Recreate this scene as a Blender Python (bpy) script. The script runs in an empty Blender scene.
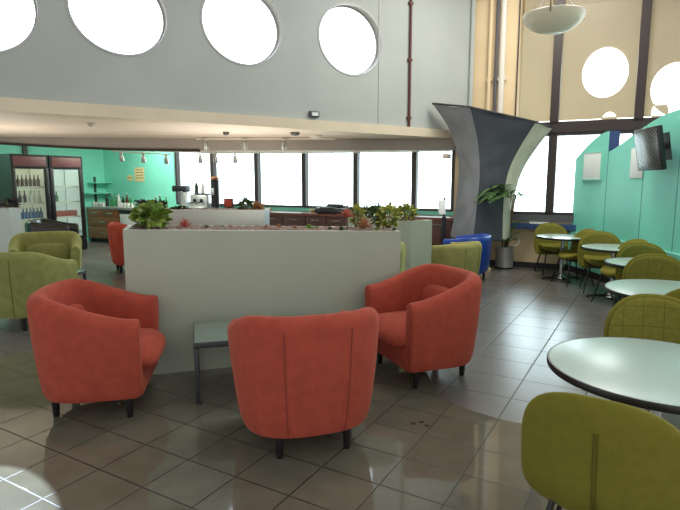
import bpy, bmesh, math, random
from mathutils import Vector, Matrix
random.seed(7)
R = math.radians
SC = bpy.context.scene
COL = SC.collection

# ------------------------------------------------------------------ camera
F, H = 535.0, 1.6
PITCH = math.atan(75 / F)
CP, SP = math.cos(PITCH), math.sin(PITCH)
cam = bpy.data.cameras.new('camera'); co = bpy.data.objects.new('camera', cam); COL.objects.link(co)
co.location = (0, 0, H); co.rotation_euler = (math.pi / 2 - PITCH, 0, 0)
cam.sensor_fit = 'HORIZONTAL'; cam.sensor_width = 36; cam.lens = F / 680 * 36; cam.clip_end = 200
SC.camera = co

def ray(px, py):
    u, v = (px - 340) / F, (py - 255) / F
    return Vector((u, CP - v * SP, -SP - v * CP))
def gnd(px, py, z=0.0):
    d = ray(px, py); return Vector((0, 0, H)) + d * ((z - H) / d.z)
def at(px, py, Y):
    d = ray(px, py); return Vector((0, 0, H)) + d * (Y / d.y)
def onplane(px, py, p, n):
    d = ray(px, py); o = Vector((0, 0, H)); n = Vector((n[0], n[1], 0)); p = Vector((p[0], p[1], 0))
    return o + d * ((p - o).dot(n) / d.dot(n))

# ------------------------------------------------------------------ mesh builder
class MB:
    def __init__(s): s.v = []; s.f = []; s.m = []
    def add(s, vs, fs, mi=0, mat=None):
        b = len(s.v)
        for p in vs:
            p = Vector(p)
            s.v.append(mat @ p if mat else p)
        for f in fs: s.f.append([b + i for i in f]); s.m.append(mi)
    def bm(s, bm, mi=0, mat=None):
        bm.verts.index_update()
        s.add([v.co.copy() for v in bm.verts], [[v.index for v in f.verts] for f in bm.faces], mi, mat); bm.free()
    def box(s, c, d, bev=0, rz=0, mi=0, rot=None, seg=2):
        bm = bmesh.new(); bmesh.ops.create_cube(bm, size=1)
        for v in bm.verts: v.co = Vector((v.co.x * d[0], v.co.y * d[1], v.co.z * d[2]))
        if bev: bmesh.ops.bevel(bm, geom=list(bm.edges), offset=bev, segments=seg, profile=0.5, affect='EDGES')
        m = Matrix.Translation(Vector(c)) @ (rot if rot else Matrix.Rotation(rz, 4, 'Z'))
        s.bm(bm, mi, m)
    def tube(s, path, r, n=10, mi=0, cap=True):
        path = [Vector(p) for p in path]; k = len(path)
        rs = r if isinstance(r, (list, tuple)) else [r] * k
        vs = []; fs = []; ref = None
        for i, p in enumerate(path):
            t = (path[min(i + 1, k - 1)] - path[max(i - 1, 0)]).normalized()
            if ref is None or abs(ref.dot(t)) > .95: ref = Vector((0, 0, 1)) if abs(t.z) < .9 else Vector((1, 0, 0))
            a = (ref - t * ref.dot(t)).normalized(); b = t.cross(a); ref = a
            for j in range(n):
                q = 2 * math.pi * j / n
                vs.append(p + (a * math.cos(q) + b * math.sin(q)) * rs[i])
        for i in range(k - 1):
            for j in range(n):
                fs.append([i * n + j, i * n + (j + 1) % n, (i + 1) * n + (j + 1) % n, (i + 1) * n + j])
        if cap: fs.append(list(range(n))[::-1]); fs.append([(k - 1) * n + j for j in range(n)])
        s.add(vs, fs, mi)
    def lathe(s, prof, c=(0, 0, 0), n=32, mi=0, mat=None):
        vs = []; fs = []; c = Vector(c)
        for r_, z in prof:
            for j in range(n):
                q = 2 * math.pi * j / n
                vs.append(c + Vector((r_ * math.cos(q), r_ * math.sin(q), z)))
        for i in range(len(prof) - 1):
            for j in range(n):
                fs.append([i * n + j, i * n + (j + 1) % n, (i + 1) * n + (j + 1) % n, (i + 1) * n + j])
        if prof[0][0] > 1e-5: fs.append(list(range(n))[::-1])
        if prof[-1][0] > 1e-5: fs.append([(len(prof) - 1) * n + j for j in range(n)])
        s.add(vs, fs, mi, mat)
    def prism(s, poly, z0, z1, mi=0):
        n = len(poly)
        vs = [(p[0], p[1], z0) for p in poly] + [(p[0], p[1], z1) for p in poly]
        fs = [list(range(n))[::-1], [n + i for i in range(n)]] + [[i, (i + 1) % n, n + (i + 1) % n, n + i] for i in range(n)]
        s.add(vs, fs, mi)
    def hexa(s, b, t, mi=0):
        s.add(list(b) + list(t), [[3, 2, 1, 0], [4, 5, 6, 7]] + [[i, (i + 1) % 4, 4 + (i + 1) % 4, 4 + i] for i in range(4)], mi)
    def pad(s, rx, ry, th, bend=None, p=2.4, rings=10, n=40, mi=0, mat=None, thp=3.0, plow=None):
        """rounded cushion: outline superellipse in (x, y), thickness along w"""
        vs = []; fs = []
        def outline(q):
            c_, s_ = math.cos(q), math.sin(q)
            e = plow if (plow and s_ < 0) else p
            k = (abs(c_) ** e + abs(s_) ** e) ** (-1 / e)
            return rx * c_ * k, ry * s_ * k
        seq = []
        for i in range(1, rings + 1): seq.append((math.sin(i / rings * math.pi / 2), 1))
        for i in range(rings - 1, 0, -1): seq.append((math.sin(i / rings * math.pi / 2), -1))
        def P(x, y, w):
            v = Vector((x, y, w))
            return Vector(bend(x, y, w)) if bend else v
        vs.append(P(0, 0, th / 2))
        for r_, sg in seq:
            w = sg * th / 2 * max(0, 1 - r_ ** thp) ** (1 / thp)
            for j in range(n):
                x, y = outline(2 * math.pi * j / n); vs.append(P(x * r_, y * r_, w))
        vs.append(P(0, 0, -th / 2))
        L = len(seq)
        for j in range(n): fs.append([0, 1 + j, 1 + (j + 1) % n])
        for i in range(L - 1):
            for j in range(n):
                fs.append([1 + i * n + j, 1 + (i + 1) * n + j, 1 + (i + 1) * n + (j + 1) % n, 1 + i * n + (j + 1) % n])
        e = 1 + L * n
        for j in range(n): fs.append([e, 1 + (L - 1) * n + (j + 1) % n, 1 + (L - 1) * n + j])
        s.add(vs, fs, mi, mat)
    def leaf(s, base, d, L, W, up=Vector((0, 0, 1)), droop=.3, seg=5, prof=None, mi=0, fold=.15):
        d = Vector(d).normalized(); base = Vector(base)
        side = d.cross(up)
        if side.length < 1e-3: side = Vector((1, 0, 0))
        side.normalize(); nrm = side.cross(d).normalized()
        vs = []; fs = []
        for i in range(seg + 1):
            t = i / seg
            w = W * (prof(t) if prof else math.sin(math.pi * min(.98, max(.06, t ** .8))))
            c_ = base + d * (L * t) - Vector((0, 0, 1)) * (droop * L * t * t)
            vs += [c_ + side * w / 2 + nrm * fold * w, c_, c_ - side * w / 2 + nrm * fold * w]
        for i in range(seg):
            a = i * 3
            fs += [[a, a + 1, a + 4, a + 3], [a + 1, a + 2, a + 5, a + 4]]
        s.add(vs, fs, mi)
    def build(s, name, mats, parent=None, angle=35, smooth=True):
        me = bpy.data.meshes.new(name)
        me.from_pydata([tuple(v) for v in s.v], [], s.f)
        for m in (mats if isinstance(mats, (list, tuple)) else [mats]): me.materials.append(m)
        me.polygons.foreach_set('material_index', s.m)
        bm = bmesh.new(); bm.from_mesh(me); bmesh.ops.recalc_face_normals(bm, faces=bm.faces); bm.to_mesh(me); bm.free()
        if smooth:
            me.shade_smooth(); me.set_sharp_from_angle(angle=R(angle))
        o = bpy.data.objects.new(name, me); COL.objects.link(o)
        if parent: o.parent = parent
        return o

def empty(name, loc=(0, 0, 0), rz=0):
    o = bpy.data.objects.new(name, None); COL.objects.link(o)
    o.location = loc; o.rotation_euler = (0, 0, rz); o.empty_display_size = .1
    return o
def tag(o, label, cat, group=None):
    o['label'] = label; o['category'] = cat
    if group: o['group'] = group
    return o
def struct(o, label=None):
    o['kind'] = 'structure'
    if label: o['label'] = label
    return o
def kids(o): return [c for c in o.children]
def copy_tree(o, parent=None):
    c = o.copy(); COL.objects.link(c)
    if parent: c.parent = parent
    for ch in kids(o): copy_tree(ch, c)
    return c
def place(o, loc, rz):
    o.location = loc; o.rotation_euler = (0, 0, rz); return o

# ------------------------------------------------------------------ materials
def mat(name, col, rough=.5, metal=0, spec=.5, noise=0, nscale=8, bump=0, bscale=60, sheen=0, coat=0, emit=None, estr=0, alpha=None, trans=0, col2=None, detail=3, sheencol=None):
    m = bpy.data.materials.new(name); m.use_nodes = True; nt = m.node_tree; b = nt.nodes['Principled BSDF']
    b.inputs['Base Color'].default_value = (*col, 1); b.inputs['Roughness'].default_value = rough
    b.inputs['Metallic'].default_value = metal; b.inputs['Specular IOR Level'].default_value = spec
    if sheen:
        b.inputs['Sheen Weight'].default_value = sheen; b.inputs['Sheen Roughness'].default_value = .4
        b.inputs['Sheen Tint'].default_value = (*(sheencol or col), 1)
    if coat: b.inputs['Coat Weight'].default_value = coat; b.inputs['Coat Roughness'].default_value = .08
    if trans: b.inputs['Transmission Weight'].default_value = trans
    if alpha is not None: b.inputs['Alpha'].default_value = alpha
    if emit: b.inputs['Emission Color'].default_value = (*emit, 1); b.inputs['Emission Strength'].default_value = estr
    if noise or col2 or bump:
        tc = nt.nodes.new('ShaderNodeTexCoord')
    if noise or col2:
        n = nt.nodes.new('ShaderNodeTexNoise'); n.inputs['Scale'].default_value = nscale; n.inputs['Detail'].default_value = detail
        nt.links.new(tc.outputs['Object'], n.inputs['Vector'])
        r = nt.nodes.new('ShaderNodeValToRGB')
        c2 = col2 if col2 else tuple(min(1, c * (1 + noise)) for c in col)
        c1 = col if col2 else tuple(c * (1 - noise) for c in col)
        r.color_ramp.elements[0].position = .35; r.color_ramp.elements[1].position = .65
        r.color_ramp.elements[0].color = (*c1, 1); r.color_ramp.elements[1].color = (*c2, 1)
        nt.links.new(n.outputs['Fac'], r.inputs['Fac']); nt.links.new(r.outputs['Color'], b.inputs['Base Color'])
    if bump:
        n2 = nt.nodes.new('ShaderNodeTexNoise'); n2.inputs['Scale'].default_value = bscale; n2.inputs['Detail'].default_value = 4
        nt.links.new(tc.outputs['Object'], n2.inputs['Vector'])
        bp = nt.nodes.new('ShaderNodeBump'); bp.inputs['Strength'].default_value = bump; bp.inputs['Distance'].default_value = .01
        nt.links.new(n2.outputs['Fac'], bp.inputs['Height']); nt.links.new(bp.outputs['Normal'], b.inputs['Normal'])
    return m

def tile_mat(name, w, h, pu, pv, c1, c2, mortar, rough, spec, msize=.0035):
    m = bpy.data.materials.new(name); m.use_nodes = True; nt = m.node_tree; b = nt.nodes['Principled BSDF']
    tc = nt.nodes.new('ShaderNodeTexCoord'); mp = nt.nodes.new('ShaderNodeMapping')
    mp.inputs['Rotation'].default_value = (0, 0, R(30)); mp.inputs['Location'].default_value = (-pu + 40 * w, -pv + 40 * h, 0)
    nt.links.new(tc.outputs['Object'], mp.inputs['Vector'])
    br = nt.nodes.new('ShaderNodeTexBrick'); br.offset = 0; br.squash = 1
    br.inputs['Scale'].default_value = 1; br.inputs['Brick Width'].default_value = w; br.inputs['Row Height'].default_value = h
    br.inputs['Mortar Size'].default_value = msize; br.inputs['Mortar Smooth'].default_value = .3; br.inputs['Bias'].default_value = 0
    br.inputs['Color1'].default_value = (*c1, 1); br.inputs['Color2'].default_value = (*c2, 1); br.inputs['Mortar'].default_value = (*mortar, 1)
    nt.links.new(mp.outputs['Vector'], br.inputs['Vector'])
    n = nt.nodes.new('ShaderNodeTexNoise'); n.inputs['Scale'].default_value = 6; n.inputs['Detail'].default_value = 6
    nt.links.new(tc.outputs['Object'], n.inputs['Vector'])
    r = nt.nodes.new('ShaderNodeValToRGB'); r.color_ramp.elements[0].color = (.72, .72, .72, 1); r.color_ramp.elements[1].color = (1.2, 1.2, 1.2, 1)
    nt.links.new(n.outputs['Fac'], r.inputs['Fac'])
    mx = nt.nodes.new('ShaderNodeMixRGB'); mx.blend_type = 'MULTIPLY'; mx.inputs['Fac'].default_value = 1
    nt.links.new(br.outputs['Color'], mx.inputs['Color1']); nt.links.new(r.outputs['Color'], mx.inputs['Color2'])
    nt.links.new(mx.outputs['Color'], b.inputs['Base Color'])
    rr = nt.nodes.new('ShaderNodeMapRange'); rr.inputs['To Min'].default_value = rough; rr.inputs['To Max'].default_value = .6
    nt.links.new(br.outputs['Fac'], rr.inputs['Value']); nt.links.new(rr.outputs['Result'], b.inputs['Roughness'])
    b.inputs['Specular IOR Level'].default_value = spec
    bp = nt.nodes.new('ShaderNodeBump'); bp.inputs['Strength'].default_value = .35; bp.inputs['Distance'].default_value = .002; bp.invert = True
    nt.links.new(br.outputs['Fac'], bp.inputs['Height']); nt.links.new(bp.outputs['Normal'], b.inputs['Normal'])
    return m

def quilt_mat(name, col, line):
    m = mat(name, col, rough=.85, spec=.2, noise=.1, nscale=30, sheen=.3)
    nt = m.node_tree; b = nt.nodes['Principled BSDF']
    tc = nt.nodes.new('ShaderNodeTexCoord'); sx = nt.nodes.new('ShaderNodeSeparateXYZ'); cx = nt.nodes.new('ShaderNodeCombineXYZ')
    nt.links.new(tc.outputs['Object'], sx.inputs['Vector']); nt.links.new(sx.outputs['X'], cx.inputs['X']); nt.links.new(sx.outputs['Z'], cx.inputs['Y'])
    mp = nt.nodes.new('ShaderNodeMapping'); mp.inputs['Location'].default_value = (2.0825, 2.0 - .03, 0)
    nt.links.new(cx.outputs['Vector'], mp.inputs['Vector'])
    br = nt.nodes.new('ShaderNodeTexBrick'); br.offset = 0; br.inputs['Scale'].default_value = 1
    br.inputs['Brick Width'].default_value = .119; br.inputs['Row Height'].default_value = .125; br.inputs['Mortar Size'].default_value = .0016; br.inputs['Mortar Smooth'].default_value = .5
    nt.links.new(mp.outputs['Vector'], br.inputs['Vector'])
    src = b.inputs['Base Color'].links[0].from_socket
    mx = nt.nodes.new('ShaderNodeMixRGB'); mx.inputs['Color2'].default_value = (*line, 1)
    nt.links.new(br.outputs['Fac'], mx.inputs['Fac']); nt.links.new(src, mx.inputs['Color1']); nt.links.new(mx.outputs['Color'], b.inputs['Base Color'])
    bp = nt.nodes.new('ShaderNodeBump'); bp.invert = True; bp.inputs['Strength'].default_value = .6; bp.inputs['Distance'].default_value = .01
    nt.links.new(br.outputs['Fac'], bp.inputs['Height']); nt.links.new(bp.outputs['Normal'], b.inputs['Normal'])
    return m

def wood_mat(name, c1, c2, rough=.4):
    m = bpy.data.materials.new(name); m.use_nodes = True; nt = m.node_tree; b = nt.nodes['Principled BSDF']
    tc = nt.nodes.new('ShaderNodeTexCoord'); mp = nt.nodes.new('ShaderNodeMapping'); mp.inputs['Scale'].default_value = (1.5, 8, 14)
    n = nt.nodes.new('ShaderNodeTexNoise'); n.inputs['Scale'].default_value = 2; n.inputs['Detail'].default_value = 5; n.inputs['Distortion'].default_value = 1
    r = nt.nodes.new('ShaderNodeValToRGB'); r.color_ramp.elements[0].color = (*c1, 1); r.color_ramp.elements[1].color = (*c2, 1)
    nt.links.new(tc.outputs['Object'], mp.inputs['Vector']); nt.links.new(mp.outputs['Vector'], n.inputs['Vector'])
    nt.links.new(n.outputs['Fac'], r.inputs['Fac']); nt.links.new(r.outputs['Color'], b.inputs['Base Color']); b.inputs['Roughness'].default_value = rough
    return m

def glass_mat(name, tint=(1, 1, 1), opac=.12, dcol=(.8, .85, .85), rough=.05):
    m = bpy.data.materials.new(name); m.use_nodes = True; nt = m.node_tree
    for n in list(nt.nodes): nt.nodes.remove(n)
    out = nt.nodes.new('ShaderNodeOutputMaterial'); tr = nt.nodes.new('ShaderNodeBsdfTransparent'); tr.inputs['Color'].default_value = (*tint, 1)
    pb = nt.nodes.new('ShaderNodeBsdfPrincipled'); pb.inputs['Base Color'].default_value = (*dcol, 1); pb.inputs['Roughness'].default_value = rough
    mx = nt.nodes.new('ShaderNodeMixShader'); mx.inputs['Fac'].default_value = opac
    nt.links.new(tr.outputs[0], mx.inputs[1]); nt.links.new(pb.outputs[0], mx.inputs[2]); nt.links.new(mx.outputs[0], out.inputs['Surface'])
    return m

M = {}
M['wall'] = mat('painted_wall', (.43, .46, .44), .6, noise=.04, nscale=1.2)
M['cream'] = mat('cream_paint', (.72, .62, .47), .6, noise=.04, nscale=2)
M['soffit'] = mat('soffit_paint', (.76, .65, .54), .55, noise=.05, nscale=1.5)
M['bulk'] = mat('bulkhead_paint', (.33, .29, .255), .55, noise=.06, nscale=1.5)
M['teal'] = mat('teal_paint', (.20, .68, .55), .42, noise=.05, nscale=1.2)
M['teal_wall'] = mat('teal_wall_paint', (.22, .74, .58), .5, noise=.04, nscale=1.2)
M['teal_light'] = mat('pale_teal_paint', (.32, .74, .62), .4)
M['blue'] = mat('blue_edge_paint', (.022, .065, .19), .45)
M['tan'] = mat('tan_paint', (.70, .55, .34), .6, noise=.06, nscale=1.2)
M['tan_wall'] = mat('beige_outer_wall', (.56, .47, .32), .75, noise=.08, nscale=1.0)
M['frame'] = mat('dark_frame_metal', (.028, .018, .016), .45)
M['rim'] = mat('porthole_rim', (.45, .46, .46), .4)
M['sill'] = mat('grey_sill', (.09, .09, .10), .6)
M['base'] = mat('black_baseboard', (.015, .015, .017), .5)
M['pipe'] = mat('white_pipe', (.70, .66, .58), .4)
M['conduit'] = mat('dark_red_conduit', (.10, .025, .02), .5)
M['coral'] = mat('coral_velour', (.375, .070, .044), .85, spec=.15, noise=.09, nscale=14, bump=.12, bscale=240, sheen=.3, sheencol=(.8, .35, .28), detail=6)
M['coral_seam'] = mat('coral_seam', (.24, .045, .03), .9)
M['red'] = mat('red_velour', (.38, .06, .035), .8, spec=.2, noise=.15, nscale=7, sheen=.4)
M['green'] = mat('olive_green_velour', (.235, .25, .082), .8, spec=.2, noise=.10, nscale=12, bump=.1, bscale=240, sheen=.5, sheencol=(.6, .7, .35), detail=6)
M['green_seam'] = mat('green_seam', (.09, .11, .025), .9)
M['khaki'] = mat('khaki_velour', (.33, .31, .11), .8, spec=.2, noise=.1, nscale=7, sheen=.3)
M['blue_leather'] = mat('blue_leather', (.012, .055, .33), .35, noise=.1, nscale=6)
M['black_leather'] = mat('black_leather', (.012, .012, .014), .28)
M['leg'] = mat('black_wood_leg', (.012, .011, .012), .35)
M['cafe'] = mat('moss_green_fabric', (.18, .165, .026), .9, spec=.15, noise=.06, nscale=25, bump=.15, bscale=300, sheen=.25, sheencol=(.5, .5, .15))
M['cafe_in'] = quilt_mat('moss_green_quilted_fabric', (.19, .178, .032), (.10, .09, .012))
M['cafe_seam'] = mat('moss_seam', (.10, .09, .008), .9)
M['blackmetal'] = mat('black_metal', (.014, .014, .016), .35)
M['chrome'] = mat('chrome', (.62, .64, .66), .14, metal=1)
M['steel'] = mat('brushed_steel', (.72, .72, .72), .3, metal=.7, noise=.1, nscale=3)
M['laminate'] = mat('white_laminate', (.43, .55, .50), .25, spec=.5)
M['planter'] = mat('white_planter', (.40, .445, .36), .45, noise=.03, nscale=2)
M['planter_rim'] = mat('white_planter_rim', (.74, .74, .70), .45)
M['planter_blue'] = mat('grey_planter', (.46, .50, .50), .45, noise=.03, nscale=2)
M['soil'] = mat('pink_gravel', (.12, .085, .07), .95, col2=(.36, .25, .20), nscale=60, bump=1.0, bscale=45, detail=4)
M['glass_table'] = mat('green_glass', (.17, .24, .20), .06, spec=.8, coat=.5)
M['darkmetal'] = mat('charcoal_metal', (.035, .037, .042), .4)
M['fabric_dark'] = mat('slate_stretch_fabric', (.046, .053, .068), .7, noise=.15, nscale=3, sheen=.15)
M['fabric_light'] = mat('pale_stretch_fabric', (.24, .25, .27), .7, noise=.12, nscale=3, sheen=.2)
M['fabric_cream'] = mat('cream_stretch_fabric', (.60, .56, .45), .7, noise=.1, nscale=3)  # cream cloth; window light from behind is put into the brighter colour
M['jade'] = mat('succulent_green', (.10, .22, .035), .4, col2=(.32, .40, .08), nscale=9)
M['dark_leaf'] = mat('dark_leaf', (.018, .05, .015), .45, col2=(.06, .12, .03), nscale=20)
M['purple_leaf'] = mat('purple_leaf', (.015, .012, .016), .45, col2=(.05, .03, .04), nscale=20)
M['yellow_leaf'] = mat('variegated_leaf', (.08, .17, .03), .45, col2=(.55, .52, .10), nscale=16)
M['red_leaf'] = mat('red_leaf', (.45, .06, .05), .45, col2=(.60, .22, .14), nscale=20)
M['coral_leaf'] = mat('pinkish_leaf', (.50, .18, .10), .45, col2=(.30, .20, .08), nscale=20)
M['palm'] = mat('palm_green', (.055, .16, .04), .5, col2=(.16, .28, .09), nscale=10)
M['palm_dry'] = mat('pale_palm', (.26, .27, .17), .6)
M['stem'] = mat('plant_stem', (.16, .12, .06), .7)
M['fridge'] = mat('black_cooler', (.012, .012, .014), .35)
M['header'] = mat('pink_header_panel', (.22, .085, .085), .4, noise=.08, nscale=5)
M['liner'] = mat('cooler_liner', (.80, .82, .70), .5, emit=(1, .97, .78), estr=.16)  # faint glow puts the cooler's inside light into the liner
M['liner_white'] = mat('cooler_liner_white', (.80, .86, .82), .5, emit=(.85, 1, .95), estr=.22)  # same inside light put into the white liner as a glow
M['lamp_on'] = mat('lamp_on', (1, 1, 1), .5, emit=(1, .95, .85), estr=4)
M['shelf_wire'] = mat('white_shelf', (.75, .75, .68), .4)
M['clear'] = glass_mat('clear_glass', (.92, .97, .95), .06)
M['dusty'] = glass_mat('dusty_glass', (.95, .93, .88), .16, (.85, .80, .66), .3)
M['wood'] = wood_mat('cherry_wood', (.22, .075, .032), (.40, .155, .068))
M['wood_dark'] = wood_mat('mahogany_wood', (.045, .013, .010), (.11, .030, .022))
M['granite'] = mat('speckled_worktop', (.22, .24, .23), .3, col2=(.50, .52, .49), nscale=40)
M['worktop_red'] = mat('red_brown_worktop', (.17, .055, .035), .35)
M['white'] = mat('white_enamel', (.72, .76, .76), .35)
M['paper'] = mat('cream_paper', (.78, .68, .36), .7)
M['white_paper'] = mat('white_board', (.80, .84, .82), .5)
M['ink'] = mat('ink', (.16, .13, .08), .8)
M['amber'] = mat('amber_glass', (.10, .03, .01), .15, spec=.7)
M['bottle_dark'] = mat('dark_bottle_glass', (.012, .025, .015), .12, spec=.7)
M['bottle_green'] = mat('green_bottle_glass', (.03, .22, .06), .15, spec=.7)
M['bottle_blue'] = mat('blue_bottle_plastic', (.05, .17, .42), .2)
M['bottle_red'] = mat('red_can', (.50, .07, .03), .25)
M['bottle_orange'] = mat('orange_can', (.60, .22, .05), .25)
M['cupwhite'] = mat('white_china', (.78, .80, .78), .25)
M['screen'] = mat('tv_screen', (.035, .037, .04), .25, spec=.6)
M['bowl'] = mat('alabaster_glass', (.66, .62, .47), .35, emit=(1, .92, .7), estr=.05, noise=.05, nscale=5)
M['brass'] = mat('aged_metal', (.25, .20, .12), .35, metal=1)
M['track'] = mat('white_track', (.62, .56, .47), .45)
M['spot'] = mat('satin_metal', (.50, .48, .44), .3, metal=.8)
M['spot_lens'] = mat('spot_lens', (.9, .9, .85), .2, emit=(1, .9, .75), estr=1.5)
M['deck'] = mat('roof_deck', (.50, .39, .17), .7, noise=.2, nscale=6)
M['beam'] = mat('roof_beam', (.22, .18, .10), .6)
M['floor_near'] = tile_mat('near_tiles', .355, .322, -.785, 1.745, (.135, .130, .098), (.158, .150, .114), (.016, .015, .013), .06, .6, .0048)
M['floor_far'] = tile_mat('far_tiles', .475, .425, -.79, 3.897, (.125, .116, .108), (.155, .145, .136), (.030, .028, .028), .30, .9, .006)
# striped reflection painted into the idle television's colour: fine diagonal bands
def screen_mat():
    m = M['screen']; nt = m.node_tree; b = nt.nodes['Principled BSDF']
    tc = nt.nodes.new('ShaderNodeTexCoord'); mp = nt.nodes.new('ShaderNodeMapping'); mp.inputs['Rotation'].default_value = (0, R(50), 0)
    w = nt.nodes.new('ShaderNodeTexWave'); w.inputs['Scale'].default_value = 7; w.inputs['Distortion'].default_value = 1.5; w.inputs['Detail'].default_value = 0
    r = nt.nodes.new('ShaderNodeValToRGB'); r.color_ramp.elements[0].color = (.030, .030, .032, 1); r.color_ramp.elements[1].color = (.15, .145, .14, 1)
    nt.links.new(tc.outputs['Object'], mp.inputs['Vector']); nt.links.new(mp.outputs['Vector'], w.inputs['Vector'])
    nt.links.new(w.outputs['Fac'], r.inputs['Fac']); nt.links.new(r.outputs['Color'], b.inputs['Base Color'])
screen_mat()

# ------------------------------------------------------------------ world and fill lights
wd = bpy.data.worlds.new('world'); SC.world = wd; wd.use_nodes = True
wn_ = wd.node_tree; bg = wn_.nodes['Background']; bg.inputs['Color'].default_value = (1, .985, .96, 1)
tc = wn_.nodes.new('ShaderNodeTexCoord'); dp = wn_.nodes.new('ShaderNodeVectorMath'); dp.operation = 'DOT_PRODUCT'; dp.inputs[1].default_value = (.25, .955, .15)
wn_.links.new(tc.outputs['Generated'], dp.inputs[0])
mr = wn_.nodes.new('ShaderNodeMapRange'); mr.interpolation_type = 'SMOOTHSTEP'; mr.inputs['From Min'].default_value = .1; mr.inputs['From Max'].default_value = .95
mr.inputs['To Min'].default_value = 1.08; mr.inputs['To Max'].default_value = 6.5
wc = wn_.nodes.new('ShaderNodeMixRGB'); wc.inputs['Color1'].default_value = (1, .985, .95, 1); wc.inputs['Color2'].default_value = (.84, .93, 1, 1)
m2_ = wn_.nodes.new('ShaderNodeMapRange'); m2_.inputs['From Min'].default_value = 0; m2_.inputs['From Max'].default_value = .8
wn_.links.new(dp.outputs['Value'], m2_.inputs['Value']); wn_.links.new(m2_.outputs['Result'], wc.inputs['Fac']); wn_.links.new(wc.outputs['Color'], bg.inputs['Color'])
wn_.links.new(dp.outputs['Value'], mr.inputs['Value']); wn_.links.new(mr.outputs['Result'], bg.inputs['Strength'])
def area(name, loc, target, size, power, color=(1, 1, 1)):
    l = bpy.data.lights.new(name, 'AREA'); l.energy = power; l.size = size; l.color = color; l.shape = 'SQUARE'
    o = bpy.data.objects.new(name, l); COL.objects.link(o); o.location = loc
    o.rotation_euler = (Vector(target) - Vector(loc)).to_track_quat('-Z', 'Y').to_euler(); return o

# ------------------------------------------------------------------ setting
fl = MB(); fl.add([(-14, -7, 0), (9, -7, 0), (9, 18, 0), (-14, 18, 0)], [[0, 1, 2, 3]])
struct(fl.build('floor', M['floor_far'], smooth=False), 'dark glossy tiled floor of the hall')
g = lambda x, y: tuple(gnd(x, y)[:2])
poly = [(-6, -5), (-6, 3.2), (-4.2, 3.85), (-3.4, 4.15), g(0, 358), g(20, 353.5), g(38, 349.5), (-2.2, 5.0), (-1.5, 5.1), (.5, 5.0), (.72, 4.6),
        g(438, 397), g(469, 410), g(503, 420), g(521, 423.5), (1.6, 3.0), (2.6, 2.4), (3.2, 1.5), (3.2, -5)]
fz = MB(); fz.prism(poly, -.02, .0015)
struct(fz.build('floor.001', M['floor_near'], smooth=False), 'browner small-tiled floor zone around the coral armchairs')

# window wall W: through W0, direction wd_ to the left, normal wn into the room
W0 = Vector((3.5, 9.75, 0)); wdv = Vector((-.899, .438, 0)); wn = Vector((-.438, -.899, 0)); WRZ = R(-26)
def WP(s, z, d=0): return W0 + wdv * s + wn * d + Vector((0, 0, z))
def ws(px, py=200):
    p = onplane(px, py, W0, wn); return (p - W0).dot(wdv)
def wz(px, py): return onplane(px, py, W0, wn).z
def wbox(mb, s0, s1, z0, z1, d0, d1, mi=0):
    mb.hexa([WP(s0, z0, d0), WP(s1, z0, d0), WP(s1, z0, d1), WP(s0, z0, d1)], [WP(s0, z1, d0), WP(s1, z1, d0), WP(s1, z1, d1), WP(s0, z1, d1)], mi)
SILL, WTOP = 1.0, 2.45
av = Vector((.438, .899, 0))                # direction of the left teal wall
corner_s = ws(106)
# lower wall under the windows
mb = MB(); wbox(mb, ws(454), corner_s, 0, SILL, 0, -.2)
wbox(mb, ws(175), corner_s, SILL, 2.9, 0, -.2)
wbox(mb, ws(454), ws(175), WTOP, 2.9, 0, -.2)
struct(mb.build('wall_back', M['teal_wall'], smooth=False), 'teal back wall with the window band')
mb = MB(); wbox(mb, -1.2, ws(454), 0, .86, 0, -.2)
wbox(mb, ws(513), ws(454), .86, 7, 0, -.2)
struct(mb.build('wall_back.001', M['tan'], smooth=False), 'tan wall beside the tall glazing')
mb = MB(); wbox(mb, -1.2, ws(513), .86, .98, .05, -.2)
struct(mb.build('trim_1', M['sill'], smooth=False), 'dark grey sill under the tall glazing')
mb = MB(); wbox(mb, -1.2, ws(513), .72, .82, .12, 0); wbox(mb, ws(549, 226), ws(530, 226), .82, .85, .12, 0, 1)
struct(mb.build('trim_2', [M['blue'], M['white_paper']], smooth=False), 'blue ledge under the grey sill')
mb = MB(); wbox(mb, -1.2, ws(454), 0, .10, .02, 0)
struct(mb.build('baseboard_back', M['base'], smooth=False))
# band windows on the left: dark frames
edges = [176, 212.5, 256.5, 304, 355.5, 414, 454]
for i in range(len(edges) - 1):
    a, b = ws(edges[i], 180), ws(edges[i + 1], 180)
    mb = MB(); t = .05
    wbox(mb, a, a - t, SILL, WTOP, .02, -.12); wbox(mb, b + t, b, SILL, WTOP, .02, -.12)
    wbox(mb, a - t, b + t, SILL, SILL + .04, .02, -.12); wbox(mb, a - t, b + t, WTOP - .06, WTOP, .02, -.12)
    o = struct(mb.build('window_%d' % (i + 1), M['frame'], smooth=False))
    p = MB(); wbox(p, a - t, b + t, SILL + .05, WTOP - .06, -.06, -.065); p.build('pane', M['clear'], o, smooth=False)
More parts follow.
